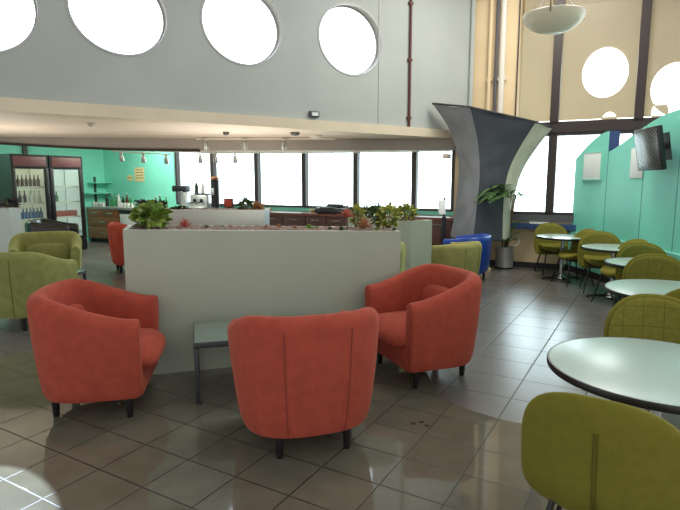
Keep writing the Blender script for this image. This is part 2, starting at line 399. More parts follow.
# tall glazing on the right
m1, m2, m0 = ws(552, 160), ws(640, 100), ws(513, 160)
TR0, TR1 = 2.42, 2.56
for i, (a, b) in enumerate([(m0, m1), (m1, m2), (m2, -3.2)]):
    a2, b2 = a, b
    mb = MB(); t = .07
    for z0, z1 in ((.98, TR0), (TR1, 6.9)):
        wbox(mb, a2, a2 - (t if i else .02), z0, z1, .04, -.14); wbox(mb, b2 + t, b2, z0, z1, .04, -.14)
        wbox(mb, a2, b2, z0, z0 + .05, .04, -.14); wbox(mb, a2, b2, z1 - .05, z1, .04, -.14)
    wbox(mb, a2, b2, TR0, TR1, .06, -.14)
    o = struct(mb.build('window_%d' % (7 + i), M['frame'], smooth=False), 'tall dark-framed glazing above and below a transom')
    p = MB(); wbox(p, a2 - t, b2 + t, TR1 + .05, 6.85, -.06, -.07); p.build('pane', M['dusty'], o, smooth=False)
    p = MB(); wbox(p, a2 - t, b2 + t, 1.03, TR0, -.06, -.07); p.build('pane', M['clear'], o, smooth=False)
mb = MB(); wbox(mb, -3.2, -1.2, 0, .98, 0, -.2); struct(mb.build('wall_back.002', M['tan'], smooth=False), 'tan wall behind the partition')

def plate(w0, w1, z0, z1, holes, thick, P):
    """wall plate with round holes; P maps (s, z, d) to the room"""
    bm = bmesh.new()
    def loop(pts):
        vs = [bm.verts.new((x, 0, z)) for x, z in pts]
        return [bm.edges.new((vs[i], vs[(i + 1) % len(vs)])) for i in range(len(vs))]
    es = loop([(w0, z0), (w1, z0), (w1, z1), (w0, z1)])
    for (cx, cz, r_, r2_) in holes:
        es += loop([(cx + r_ * math.cos(2 * math.pi * k / 56), cz + r2_ * math.sin(2 * math.pi * k / 56)) for k in range(56)])
    bmesh.ops.triangle_fill(bm, use_beauty=True, use_dissolve=False, edges=es)
    ret = bmesh.ops.extrude_face_region(bm, geom=list(bm.faces))
    for e in ret['geom']:
        if isinstance(e, bmesh.types.BMVert): e.co.y = -thick
    mb = MB()
    for v in bm.verts: v.co = P(v.co.x, v.co.z, v.co.y)
    mb.bm(bm); return mb
def ring_mb(c, z, r0, r1, d0, d1, P, n=56, asp=1):
    mb = MB(); vs = []; fs = []
    for k in range(n):
        q = 2 * math.pi * k / n; cs, sn = math.cos(q), math.sin(q)
        for r_, d in ((r0, d0), (r1, d0), (r1, d1), (r0, d1)): vs.append(P(c + r_ * cs, z + (r_ * asp) * sn, d))
    for k in range(n):
        a, b = 4 * k, 4 * ((k + 1) % n)
        for j in range(4): fs.append([a + j, a + (j + 1) % 4, b + (j + 1) % 4, b + j])
    mb.add(vs, fs); return mb

# outer building seen through the tall glazing: beige wall with portholes, roof deck and beams
OD = -2.6
def OP(s, z, d=0): return WP(s, z, OD + d)
o0 = WP(0, 0, OD)
def os_(px, py):
    p = onplane(px, py, o0, wn); return (p - W0).dot(wdv), p.z
oholes = []
for px, py, rpx in ((605, 72, 25), (676, 88, 26), (525.5, 57, 0)):
    if rpx:
        s_, z_ = os_(px, py); oholes.append((s_, z_, .44, .52))
for px, py in ((609, 121), (660, 112)):  # small round reflections in the glass, put into the shape as holes
    s_, z_ = os_(px, py); oholes.append((s_, z_, .15, .20))
for k in (1, 2): oholes.append((oholes[1][0] - 1.7 * k, oholes[1][1], .44, .52))
mb = plate(-7, 2.6, 2.9, 5.25, oholes, .15, OP)
struct(mb.build('wall_outer', M['tan_wall'], smooth=False), 'beige wall with portholes beyond the tall glazing')
mb = MB()
for k in range(46):
    s0 = 2.6 - k * .2
    wbox(mb, s0, s0 - .1, 5.25, 5.92, OD - .02, OD - .08); wbox(mb, s0 - .1, s0 - .2, 5.25, 5.92, OD - .06, OD - .12)
struct(mb.build('trim_3', M['deck'], smooth=False), 'corrugated deck edge on top of the outer wall')
mb = MB(); wbox(mb, -7, 2.6, 5.9, 6.0, OD - .1, -.3); struct(mb.build('ceiling_outer', M['deck'], smooth=False))
for k, s_ in enumerate((.2, -1.6, -3.4)):
    mb = MB(); wbox(mb, s_ + .1, s_ - .1, 5.5, 5.9, OD - .1, -.25); struct(mb.build('beam', M['beam'], smooth=False), 'roof beam beyond the tall glazing')

# left teal wall
cw = WP(corner_s, 0)
def LP(t, z, d=0): return cw - av * t - wdv * d + Vector((0, 0, z))     # d into the room
mb = MB(); mb.hexa([LP(0, 0), LP(9, 0), LP(9, 0, -.2), LP(0, 0, -.2)], [LP(0, 2.9), LP(9, 2.9), LP(9, 2.9, -.2), LP(0, 2.9, -.2)])
struct(mb.build('wall_left', M['teal_wall'], smooth=False), 'teal wall behind the drink coolers')
def lt(px, py=150):
    p = onplane(px, py, cw, wdv); return (cw - p).dot(av)
mb = MB(); t0 = lt(24); mb.hexa([LP(t0 - .05, 2.0), LP(t0 + .05, 2.0), LP(t0 + .05, 2.0, .06), LP(t0 - .05, 2.0, .06)], [LP(t0 - .05, 2.9), LP(t0 + .05, 2.9), LP(t0 + .05, 2.9, .06), LP(t0 - .05, 2.9, .06)])
struct(mb.build('trim_4', M['frame'], smooth=False), 'dark post on the teal wall above the coolers')

# upper wall with portholes
UA = Vector((-3.81, 6.0, 0)); UB = Vector((2.42, 10.24, 0)); uv = (UB - UA).normalized(); un_ = Vector((uv.y, -uv.x, 0))
def UP(s, z, d=0): return UA + uv * s + un_ * d + Vector((0, 0, z))
def us(px, py):
    p = onplane(px, py, UA, un_); return (p - UA).dot(uv), p.z
ULEN = (UB - UA).length
UZ = us(0, 97.5)[1]
holes = []
for px, py, r_ in ((-30, -2, 0), (120, 11.5, 0), (243.5, 25, 0), (351.5, 40, 0)):
    s_, z_ = us(px, py); holes.append((s_, z_))
def urad(px0, px1, py): return abs(us(px1, py)[0] - us(px0, py)[0]) / 2
rad = urad(202, 278, 26)
rads = [rad * 1.12, urad(66, 165, 11), urad(200, 280, 26), urad(316, 379, 40)]
print('PORT', holes, rads)
AS = .875
holes = [(h[0], h[1], r_, r_ * AS) for h, r_ in zip(holes, rads)]
mb = plate(-4.5, ULEN, UZ, 7.0, holes, .13, UP)
struct(mb.build('wall_upper', M['wall'], angle=20), 'pale grey upper wall with round windows')
for i, (s_, z_, r_, r2_) in enumerate(holes):
    o = struct(ring_mb(s_, z_, r_ - .006, r_ + .022, .008, -.03, UP, asp=AS).build('window_%d' % (10 + i), M['rim']), 'round porthole window')
    ring_mb(s_, z_, r_ - .02, r_ + .005, -.10, -.13, UP, asp=AS).build('window_frame', M['rim'], o)
# fascia, soffit, bulkhead
FZ = at(0, 110.5, 6.0).z
mb = MB(); mb.hexa([UP(-4.5, FZ, .05), UP(ULEN - .05, FZ, .05), UP(ULEN - .05, FZ, -.3), UP(-4.5, FZ, -.3)], [UP(-4.5, UZ, .05), UP(ULEN - .05, UZ, .05), UP(ULEN - .05, UZ, -.3), UP(-4.5, UZ, -.3)])
struct(mb.build('trim_5', M['cream'], smooth=False), 'cream fascia along the bottom of the upper wall')
bk = []                                            # bulkhead front, bottom, taken at a few bearings
for px, yt, yb in ((-120, 135.5, 139.5), (-60, 136.5, 141), (0, 137, 143.5), (60, 137.5, 147), (120, 138, 149.5), (200, 138.5, 150.5), (290, 138.5, 150.5), (380, 139, 150.5), (455, 138.5, 150)):
    p = gnd(px, yt, FZ); q = at(px, yb, p.y); bk.append((p.x, p.y, q.z))
mb = MB(); sof = [tuple(UP(-4.5, 0, -.1)[:2]), tuple(UP(ULEN - .3, 0, -.1)[:2])] + [(p[0], p[1] + .05) for p in bk[::-1]]
mb.prism(sof, FZ + .002, FZ + .1)
struct(mb.build('ceiling', M['soffit'], smooth=False), 'soffit under the upper wall')
mb = MB(); n = len(bk); vs = []
dep = [.12, .12, .12, .2, .45, 1.2, 1.1, .85, .5]
for (x, y, z), d in zip(bk, dep): vs += [(x, y, FZ + .05), (x, y, z), (x, y + d, z), (x, y + d, FZ + .6), (x, y, FZ + .6)]
fs = []; ms = []
for i in range(n - 1):
    a, b = i * 5, (i + 1) * 5
    mb.add([vs[a], vs[b], vs[b + 1], vs[a + 1]], [[0, 1, 2, 3]], 0)
    mb.add([vs[a + 1], vs[b + 1], vs[b + 2], vs[a + 2]], [[0, 1, 2, 3]], 1)
    mb.add([vs[a + 2], vs[b + 2], vs[b + 3], vs[a + 3]], [[0, 1, 2, 3]], 1)
    mb.add([vs[a + 3], vs[b + 3], vs[b + 4], vs[a + 4]], [[0, 1, 2, 3]], 0)
struct(mb.build('trim_6', [M['bulk'], M['cream']], smooth=False), 'curved bulkhead hanging below the soffit')
mb = MB(); mb.prism([(2.3, 10.2)] + [(p[0], p[1] + .1) for p in bk[::-1]] + [(-11, 9), (-11, 17), (-6, 17)], 2.9, 3.0)
struct(mb.build('ceiling.001', M['cream'], smooth=False), 'ceiling over the bar')
# thin dark line at the bulkhead foot on the left
mb = MB(); mb.tube([(x, y - .02, z) for x, y, z in bk[:6]], .02, 6); struct(mb.build('trim_7', M['frame']), 'dark edging of the bulkhead foot')
# seam, conduit and pipes
s_ = us(379, 60)[0]; mb = MB(); mb.hexa([UP(s_ - .012, UZ, 0), UP(s_ + .012, UZ, 0), UP(s_ + .012, UZ, .012), UP(s_ - .012, UZ, .012)], [UP(s_ - .012, 7, 0), UP(s_ + .012, 7, 0), UP(s_ + .012, 7, .012), UP(s_ - .012, 7, .012)])
struct(mb.build('trim_8', M['rim'], smooth=False), 'vertical joint strip on the upper wall')
s_ = us(409, 60)[0]; mb = MB(); mb.tube([UP(s_, UZ, .03), UP(s_, 7, .03)], .022, 8)
for z in (UZ + .15, 3.6, 4.5): mb.box(UP(s_, z, .02), (.08, .05, .04), rz=math.atan2(uv.y, uv.x))
tag(mb.build('conduit_pipe', M['conduit']), 'thin dark red conduit pipe running up the pale upper wall', 'pipe')
mb = MB(); s_ = ULEN - .05; mb.tube([UP(s_, UZ, .05), UP(s_, 7, .05)], .04, 8); struct(mb.build('trim_9', M['wall']), 'corner bead at the end of the upper wall')
for px, r_, mt, lab in ((503, .055, 'pipe', 'thick pale pipe rising beside the tall glazing'), (490.5, .035, 'tan', 'slim tan pipe left of the thick pale pipe'), (497, .03, 'sill', 'slim grey pipe between the tan and pale pipes')):
    s_ = ws(px, 60); mb = MB(); mb.tube([WP(s_, .9, .07), WP(s_, 7, .07)], r_, 10); mb.box(WP(s_, 3.4, .04), (r_ * 2.6, .1, .05), rz=WRZ)
    tag(mb.build('wall_pipe', M[mt]), lab, 'pipe')
mb = MB(); wbox(mb, ws(488, 2), ws(466, 2), 4.86, 4.98, .12, 0); struct(mb.build('trim_10', M['blue'], smooth=False), 'short blue strip at the top of the tan wall')
# main ceiling high above
mb = MB(); mb.prism([(-9, -3.0), (7, -3.0), (7, 9.2), (2.4, 10.2), (-9, 2.6)], 7.0, 7.1); struct(mb.build('ceiling.002', M['wall'], smooth=False), 'high ceiling of the hall')

# partition with fin shaped top
pl = [(4.10, 9.45), (4.19, 8.8), (4.22, 8.2), (4.22, 7.6), (4.20, 7.0), (4.15, 6.4), (4.05, 5.8), (3.90, 5.2), (3.72, 4.5), (3.60, 3.8), (3.58, 3.1)]
def cr(p0, p1, p2, p3, t): return .5 * (2 * p1 + (p2 - p0) * t + (2 * p0 - 5 * p1 + 4 * p2 - p3) * t * t + (3 * p1 - p0 - 3 * p2 + p3) * t ** 3)
def spline(pts, k=8):
    P = [Vector(p) for p in pts]; out = []
    for i in range(len(P) - 1):
        a, b, c_, d = P[max(i - 1, 0)], P[i], P[i + 1], P[min(i + 2, len(P) - 1)]
        for j in range(k): out.append(cr(a, b, c_, d, j / k))
    out.append(P[-1]); return out
pp = [Vector((q.x, q.y, 0)) for q in spline([(a, b, 0) for a, b in pl], 10)]
arc = [0]
for i in range(1, len(pp)): arc.append(arc[-1] + (pp[i] - pp[i - 1]).length)
SPLIT = .93
def finz(s):
    if s <= SPLIT: t = s / SPLIT; return 1.96 + .40 * math.sin(t * math.pi / 2) ** 1.0
    t = min(1, (s - SPLIT) / 1.75); z = 2.04 + .42 * math.sin(t * math.pi / 2) ** 1.25
    if s > SPLIT + 1.75: z -= .06 * (s - SPLIT - 1.75) ** 2
    return z
def ppt(s):
    for i in range(1, len(arc)):
        if arc[i] >= s:
            t = (s - arc[i - 1]) / (arc[i] - arc[i - 1]); p = pp[i - 1].lerp(pp[i], t); d = (pp[i] - pp[i - 1]).normalized(); break
    else: p = pp[-1]; d = (pp[-1] - pp[-2]).normalized()
    return p, Vector((d.y, -d.x, 0))       # point and normal into the room (towards -X)
def strip(s0, s1, zb, zt, d0, d1, mi_front=0, mi_edge=1, k=16):
    mb = MB(); rows = []
    for i in range(k + 1):
        s = s0 + (s1 - s0) * i / k; s = min(max(s, s0 + 1e-4), s1 - 1e-4); p, nn = ppt(s); zt_ = zt(s) if callable(zt) else zt
        rows.append([p + nn * d0 + Vector((0, 0, zb)), p + nn * d0 + Vector((0, 0, zt_)), p + nn * d1 + Vector((0, 0, zt_)), p + nn * d1 + Vector((0, 0, zb))])
    for i in range(k):
        a, b = rows[i], rows[i + 1]
        mb.add([a[0], b[0], b[1], a[1]], [[0, 1, 2, 3]], mi_front)
        mb.add([a[1], b[1], b[2], a[2]], [[0, 1, 2, 3]], mi_edge)
        mb.add([a[2], b[2], b[3], a[3]], [[0, 1, 2, 3]], mi_front)
    mb.add(rows[0], [[0, 1, 2, 3]], mi_edge); mb.add(rows[-1], [[0, 1, 2, 3]], mi_edge)
    return mb
TOT = arc[-1]
print('ARC', TOT, [ppt(s)[1][:] for s in (.1, 2)])
SG = -1 if ppt(1)[1].x > 0 else 1
_p = ppt
def ppt(s):
    p, nn = _p(s); return p, nn * SG
seams = [0, SPLIT, SPLIT + 1.0, SPLIT + 1.85, SPLIT + 2.9, TOT]
for i in range(5):
    gap = .006
    o = strip(seams[i] + (gap if i else 0), seams[i + 1] - gap, 0, finz, 0, -.17).build('wall_right' if i == 0 else 'wall_right.%03d' % i, [M['teal'], M['blue']], angle=20)
    struct(o, 'teal partition panel with a fin shaped top edge')
o = strip(0, TOT, .0, .70, .06, 0, 0, 1, 40).build('trim_11', [M['teal'], M['teal_light']], angle=20); struct(o, 'teal ledge along the partition')
o = strip(0, TOT, .0, .11, .075, .06, 0, 0, 40).build('baseboard_right', [M['base']], angle=20); struct(o)

# ------------------------------------------------------------------ tub chairs
TUB = {}
def tub_mesh(hb, ha):
    """returns dict of MBs for one tub armchair, front +Y"""
    W_, D_ = .455, .40
    pts = []
    n1, n2 = 7, 30
    y0, yc = .33, .0
    for i in range(n1): pts.append((W_ - .02 * (1 - i / n1), y0 + (yc - y0) * i / n1))
    for i in range(n2 + 1):
        q = math.pi * i / n2; c_, s_ = math.cos(q), math.sin(q); e = 2.7
        k = (abs(c_) ** e + abs(s_) ** e) ** (-1 / e)
        pts.append((W_ * c_ * k, yc - D_ * s_ * k))
    for i in range(n1 - 1, -1, -1): pts.append((-(W_ - .02 * (1 - i / n1)), y0 + (yc - y0) * i / n1))
    P = [Vector((x, y, 0)) for x, y in pts]; N = len(P)
    T = .125
    def sm(t): t = max(0, min(1, t)); return t * t * (3 - 2 * t)
    rows = []; outer_prof = []
    for i, p in enumerate(P):
        t = (P[min(i + 1, N - 1)] - P[max(i - 1, 0)]).normalized(); nrm = Vector((-t.y, t.x, 0))
        if nrm.dot(p - Vector((0, .05, 0))) > 0: nrm = -nrm      # inward
        tq = max(0, min(1, (.30 - p.y) / .60)); zt = ha + (hb - ha) * (.45 * tq + .55 * sm(tq))
        row = []
        def outer(z):
            k = max(0, min(1, (z - .15) / (zt - .15)))
            sc = .865 + .135 * (1 - (1 - k) ** 1.7)
            if k < .12: sc -= .03 * (1 - k / .12) ** 2
            return Vector((p.x * sc, (p.y + .02) * (sc if p.y < .1 else .5 + .5 * sc) - .02, z))
        zs = [.15, .165, .195, .26, .34, .44, .54, zt - T * .62]
        for z in zs: row.append(outer(z))
        top0 = row[-1]
        for k in range(1, 8):
            q = math.pi * k / 8
            row.append(top0 + nrm * (T / 2 - T / 2 * math.cos(q)) + Vector((0, 0, T * .62 * math.sin(q))))
        inn = top0 + nrm * T
        for z in (zt - .12, .52, .40, .30): row.append(Vector((inn.x, inn.y, z)) + nrm * (.012 * (zt - z) / .4))
        row.append(Vector((inn.x * .93, inn.y * .93, .15)))
        rows.append(row)
    mb = MB(); K = len(rows[0]); vs = [v for r_ in rows for v in r_]; fs = []
    for i in range(N - 1):
        for j in range(K):
            fs.append([i * K + j, (i + 1) * K + j, (i + 1) * K + (j + 1) % K, i * K + (j + 1) % K])
    mb.add(vs, fs)
    # rounded arm fronts
    for r_, sg in ((rows[0], 1), (rows[-1], -1)):
        c_ = sum(r_, Vector()) / K
        layers = [r_]
        for sc, dy in ((.97, .012), (.88, .022), (.7, .027)):
            layers.append([Vector((c_.x + (v.x - c_.x) * sc, v.y + dy, c_.z + (v.z - c_.z) * (sc if sc > .9 else (.9 + .1 * sc)))) for v in r_])
        b = []
        vs2 = [v for L in layers for v in L]
        f2 = []
        for a in range(3):
            for j in range(K): f2.append([a * K + j, a * K + (j + 1) % K, (a + 1) * K + (j + 1) % K, (a + 1) * K + j])
        f2.append([3 * K + j for j in range(K)])
        mb.add(vs2, f2)
    # seat box and front rail inside the shell
    bb = MB(); inner = [Vector((r_[-1].x, r_[-1].y, 0)) for r_ in rows]
    pl_ = [(v.x * 1.05, v.y * 1.05) for v in inner[1:-1]]
    pl_ = [(x, min(y, .30)) for x, y in pl_]
    bb.prism(pl_, .145, .34)
    bb.box((0, .29, .245), (.68, .11, .20), .025, seg=3)
    seams_ = []
    for i in (n1 + 11, n1 + n2 - 11):
        s_ = MB(); s_.tube([v + (v - Vector((0, 0, v.z))).normalized() * .0015 for v in rows[i][1:8]], .0035, 6); seams_.append(s_)
    cu = MB()
    def sb(x, y, w): return (x * (1 - .06 * max(0, -y)), y + .06, .395 + w - .03 * (y > .25) * (y - .25) / .1 + .012 * (1 - (x / .35) ** 2))
    cu.pad(.35, .375, .15, sb, p=5, thp=3.5, rings=10, n=48)
    bc = MB()
    def bb_(x, y, w): return (x, -.205 - .10 * (y - .08) + .30 * x * x + w, .565 + y)
    bc.pad(.30, .135, .12, bb_, p=3.5, thp=2.4, n=40)
    legs = []
    for x, y in ((.31, .25), (-.31, .25), (.205, -.25), (-.205, -.25)):
        l = MB(); l.lathe([(.0, 0), (.018, 0), (.020, .003), (.031, .15), (.031, .18), (0, .18)], (x, y, 0), 14); legs.append(l)
    return mb, bb, cu, bc, legs, seams_
def make_tub(name, m, ms, hb=.86, ha=.70, sx=1):
    root = empty(name)
    mb, bb, cu, bc, legs, sm_ = tub_mesh(hb, ha)
    mb.build('shell', m, root, 50); bb.build('seat_base', m, root, 50); cu.build('seat_cushion', m, root, 60); bc.build('back_cushion', m, root, 60)
    for l in legs: l.build('leg', M['leg'], root)
    for s_ in sm_: s_.build('seam', ms, root)
    return root
def XYZ(x, y): return (x, y, 0)
coral = make_tub('tub_armchair', M['coral'], M['coral_seam'])
tag(place(coral, (-1.73, 3.72, 0), R(-80)), 'coral velour tub armchair seen side-on, at the left end of the glass coffee table', 'armchair', 'coral armchairs around the glass table')
c2 = copy_tree(coral); tag(place(c2, (-.228, 3.214, 0), R(17)), 'coral velour tub armchair turned with its back towards us, nearest of the three', 'armchair', 'coral armchairs around the glass table')
c3 = copy_tree(coral); tag(place(c3, (.70, 4.346, 0), R(112)), 'coral velour tub armchair with its seat facing us, by the white planter', 'armchair', 'coral armchairs around the glass table')
green = make_tub('tub_armchair', M['green'], M['green_seam'])
tag(place(green, (-4.12, 7.45, 0), R(205)), 'olive green tub armchair facing us with a small lumbar cushion', 'armchair', 'olive green armchairs')
g2 = copy_tree(green); tag(place(g2, (-3.52, 5.85, 0), R(-12)), 'olive green tub armchair with its back to us behind the left coral armchair', 'armchair', 'olive green armchairs')
g3 = copy_tree(green); tag(place(g3, (.38, 6.35, 0), R(75)), 'green tub armchair mostly hidden in the gap between two white planters', 'armchair', 'olive green armchairs')
redc = make_tub('tub_armchair', M['red'], M['coral_seam']); tag(place(redc, (-3.68, 9.45, 0), R(-60)), 'red tub armchair half hidden behind the left end of the long white planter', 'armchair')
kh = make_tub('tub_armchair', M['khaki'], M['green_seam'], .72, .66); tag(place(kh, (1.66, 7.72, 0), R(40)), 'khaki tub armchair beside the right-hand planter, in front of the blue armchair', 'armchair')
kh.scale = (.86, .86, 1)
bl = make_tub('tub_armchair', M['blue_leather'], M['blue_leather'], .74, .68); tag(place(bl, (2.06, 8.52, 0), R(60)), 'shiny blue tub armchair behind the khaki one, beside the fabric column', 'armchair')
bl.scale = (.86, .86, 1)
bk_ = make_tub('tub_armchair', M['black_leather'], M['black_leather'], .90, .80); tag(place(bk_, (-5.15, 9.55, 0), R(-75)), 'black leather tub armchair in front of the drink coolers', 'armchair')

# ------------------------------------------------------------------ coffee tables
def coffee_table(L, D, hgt):
    root = empty('coffee_table')
    fr = MB(); b = .035
    for y in (b / 2, D - b / 2): fr.box((L / 2, y, hgt - .02), (L, b, .04), .004)
    for x in (b / 2, L - b / 2): fr.box((x, D / 2, hgt - .02), (b, D - 2 * b, .04), .004)
    fr.build('frame', M['darkmetal'], root)
    for x in (b / 2, L - b / 2):
        for y in (b / 2, D - b / 2):
            l = MB(); l.box((x, y, (hgt - .04) / 2), (b, b, hgt - .04), .004); l.build('leg', M['darkmetal'], root)
    gl = MB(); gl.box((L / 2, D / 2, hgt + .004), (L - .01, D - .01, .01), .003); gl.build('tabletop', M['glass_table'], root)
    return root
ct = coffee_table(1.10, .60, .455); tag(place(ct, (-1.035, 3.655, 0), R(15)), 'low glass coffee table with charcoal metal frame between the coral armchairs', 'table')
ct2 = coffee_table(.70, .55, .45); tag(place(ct2, (-4.05, 6.38, 0), R(-10)), 'low glass coffee table between the two olive green armchairs', 'table')

# ------------------------------------------------------------------ cafe chairs and tables
def make_cafe():
    root = empty('cafe_chair')
    def bend(x, y, w):               # back pad, local y is up
        zz = .585 + y; yy = -.205 - .17 * y + 1.35 * x * x * (.6 + .4 * min(1, max(0, .5 + y)))
        if y < -.10: yy += 2.2 * (y + .10) ** 2
        return (x, yy + w, zz)
    o = MB(); o.pad(.295, .27, .075, lambda x, y, w: bend(x, y, w - .012), p=2.45, plow=6, rings=9, n=48); o.build('backrest', M['cafe'], root, 60)
    i_ = MB(); i_.pad(.272, .247, .05, lambda x, y, w: bend(x, y, w + .018), p=2.45, plow=6, rings=9, n=48); i_.build('back_pad', M['cafe_in'], root, 60)
    s_ = MB()
    def sbend(x, y, w):
        z = .425 + w + 1.35 * x * x * (1 if y < .05 else max(0, 1 - (y - .05) / .28)) + (.6 * (-.08 - y) if y < -.08 else 0) - (.35 * (y - .15) if y > .15 else 0) * .4
        return (x, y - .005, z)
    s_.pad(.225, .215, .085, sbend, p=2.5, rings=9, n=48); s_.build('seat', M['cafe'], root, 60)
    ft = MB()
    ft.tube([(-.16, -.13, .385), (-.16, .15, .385), (.16, .15, .385), (.16, -.13, .385), (-.16, -.13, .385)], .012, 8); ft.build('seat_frame', M['blackmetal'], root)
    for x, y in ((1, 1), (-1, 1), (1, -1), (-1, -1)):
        l = MB(); l.tube([(.15 * x, .13 * y + (.01), .40), (.225 * x, .22 * y, 0)], [.014, .009], 10); l.build('leg', M['blackmetal'], root)
    sm_ = MB()
    for dx in (-.006, .006): sm_.tube([Vector(bend(dx, y, -.0495 + .0)) for y in (-.22, -.16, -.12, -.05, .02, .07, .11, .145)], .0035, 6)
    sm_.build('seam', M['cafe_seam'], root)
    return root
cafe = make_cafe()
def facing(dx, dy): return math.atan2(dy, dx) - math.pi / 2
cafes = [
 ((1.045, 1.97), (.58, .81), 'moss green cafe chair nearest to us, its seamed back turned to us'),
 ((1.98, 3.22), (-.34, -.94), 'moss green cafe chair with quilted back facing us, just beyond the nearest round table'),
 ((2.50, 4.02), (-.30, .95), 'moss green cafe chair peeping out behind the quilted chair, tucked under the second round table'),
 ((3.12, 5.18), (-.38, -.92), 'moss green quilted cafe chair just beyond the second round table'),
 ((3.58, 6.74), (-.97, -.15), 'moss green cafe chair seen edge-on, its seat edge showing under the third table'),
 ((3.60, 6.22), (-.20, -.98), 'moss green cafe chair by the teal partition just beyond the third round table'),
 ((3.75, 7.62), (-.30, -.95), 'moss green cafe chair just beyond the fourth round table, near the teal partition'),
 ((3.62, 8.20), (-.98, -.12), 'moss green cafe chair seen edge-on beside the farthest round table'),
 ((3.66, 9.12), (-.05, -1), 'moss green cafe chair farthest from us, against the tan wall'),
]
for i, ((x, y), (dx, dy), lab) in enumerate(cafes):
    o = cafe if i == 0 else copy_tree(cafe)
    tag(place(o, (x, y, 0), facing(dx, dy)), lab, 'chair', 'moss green cafe chairs')
def make_table(Rr):
    root = empty('round_table')
    t = MB(); t.lathe([(0, .672), (Rr - .006, .672), (Rr - .006, .70), (Rr - .012, .7015), (0, .7015)], n=72); t.build('tabletop', M['laminate'], root, 40)
    e = MB(); e.lathe([(Rr - .006, .668), (Rr + .002, .668), (Rr + .004, .673), (Rr + .004, .696), (Rr + .001, .701), (Rr - .006, .7005)], n=72); e.build('edge_band', M['blackmetal'], root, 40)
    p = MB(); p.lathe([(0, .03), (.033, .03), (.033, .65), (.12, .655), (.12, .668), (0, .668)], n=24); p.build('pedestal', M['chrome'], root)
    h = MB(); h.lathe([(0, .02), (.09, .02), (.085, .035), (.05, .05), (.036, .075), (0, .075)], n=24)
    h.build('base_hub', M['chrome'], root)
    for k in range(4):
        q = k * math.pi / 2 + .4; f_ = MB(); d = Vector((math.cos(q), math.sin(q), 0))
        f_.tube([d * .06 + Vector((0, 0, .033)), d * .2 + Vector((0, 0, .028)), d * .31 + Vector((0, 0, .018))], [.022, .018, .013], 8)
        f_.lathe([(0, 0), (.018, 0), (.018, .012), (0, .012)], d * .30, 10)
        f_.build('foot', M['blackmetal'], root)
    return root
tb = make_table(.50); tb2 = None
tabs = [((1.545, 2.50), 'round white table with black edge nearest to us, between two moss green chairs'),
        ((2.74, 4.33), 'round white table with black edge, second nearest to us'),
        ((3.36, 5.80), 'round white table with black edge, third from us, half hidden by a quilted chair back'),
        ((3.71, 7.17), 'round white table with black edge, fourth from us, beside the teal partition'),
        ((3.60, 8.58), 'round white table farthest from us, near the tan wall')]
small = make_table(.41)
for i, ((x, y), lab) in enumerate(tabs):
    if i == 0: o = tb
    elif i == 1: o = copy_tree(tb)
    elif i == 2: o = small
    else: o = copy_tree(small)
    tag(place(o, (x, y, 0), .3 * i), lab, 'table', 'round white cafe tables')

# ------------------------------------------------------------------ planters
def planter(name, bot, heights, m, label, rim=.035):
    """bot: four floor corners front-left, front-right, back-right, back-left; heights: rim height at each"""
    root = empty(name, (bot[0][0], bot[0][1], 0)); o = Vector(root.location)
    B = [Vector((p[0], p[1], 0)) - o for p in bot]; c_ = sum(B, Vector()) / 4
    Tq = [B[i] + Vector((0, 0, heights[i])) for i in range(4)]
    inn = []
    for i in range(4):
        e1 = (B[(i + 1) % 4] - B[i]).normalized(); e2 = (B[(i - 1) % 4] - B[i]).normalized()
        inn.append(B[i] + (e1 + e2) * rim)
    It = [inn[i] + Vector((0, 0, heights[i])) for i in range(4)]; Ib = [inn[i] + Vector((0, 0, heights[i] - .12)) for i in range(4)]
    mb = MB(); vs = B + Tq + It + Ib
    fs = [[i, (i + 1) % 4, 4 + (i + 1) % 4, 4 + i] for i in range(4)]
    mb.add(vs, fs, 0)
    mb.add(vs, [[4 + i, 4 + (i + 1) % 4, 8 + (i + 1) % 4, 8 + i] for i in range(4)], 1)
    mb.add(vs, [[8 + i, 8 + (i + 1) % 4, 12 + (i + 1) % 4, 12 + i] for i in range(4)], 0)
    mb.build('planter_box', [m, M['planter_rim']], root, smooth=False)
    # gravel bed with a bumpy surface
    nx, ny = 60, 14; vs = []; fs = []; rnd = random.Random(3)
    for j in range(ny + 1):
        for i in range(nx + 1):
            u, v = i / nx, j / ny
            p = Ib[0].lerp(Ib[1], u).lerp(Ib[3].lerp(Ib[2], u), v)
            hz = .0 if (i in (0, nx) or j in (0, ny)) else rnd.uniform(.02, .05)
            vs.append(p + Vector((0, 0, .085 + hz)))
    for j in range(ny):
        for i in range(nx): a = j * (nx + 1) + i; fs.append([a, a + 1, a + nx + 2, a + nx + 1])
    gb = MB(); gb.add(vs, fs); go = gb.build('gravel_bed', M['soil'], root); go['kind'] = 'stuff'
    tag(root, label, 'planter'); return root
fa, fb = gnd(131, 377), gnd(399, 351)
ud = (fb - fa).normalized(); un2 = Vector((-ud.y, ud.x, 0)); DEPTH = .5
hl, hr = at(127, 229.8, fa.y).z, at(402, 231.2, fb.y).z
bl_, br_ = fa + un2 * DEPTH, fb + un2 * DEPTH
planter('planter', [fa, fb, br_, bl_], [hl, hr, hr, hl], M['planter'], 'long chest-high white planter box behind the coral armchairs')
def front_pt(px, v=.5):
    """point on the gravel of the front planter under image column px, depth fraction v"""
    a, b = fa + un2 * DEPTH * v, fb + un2 * DEPTH * v
    p = onplane(px, 228, a, un2); t = (p - a).dot(ud) / (b - a).length; h = hl + (hr - hl) * t
    return Vector((p.x, p.y, h - .015))
PH = 1.05
q0 = gnd(411, 221, PH); dB = Vector((-.80, .60, 0)); dA = Vector((.88, .47, 0))
cA = q0 + dA * .36
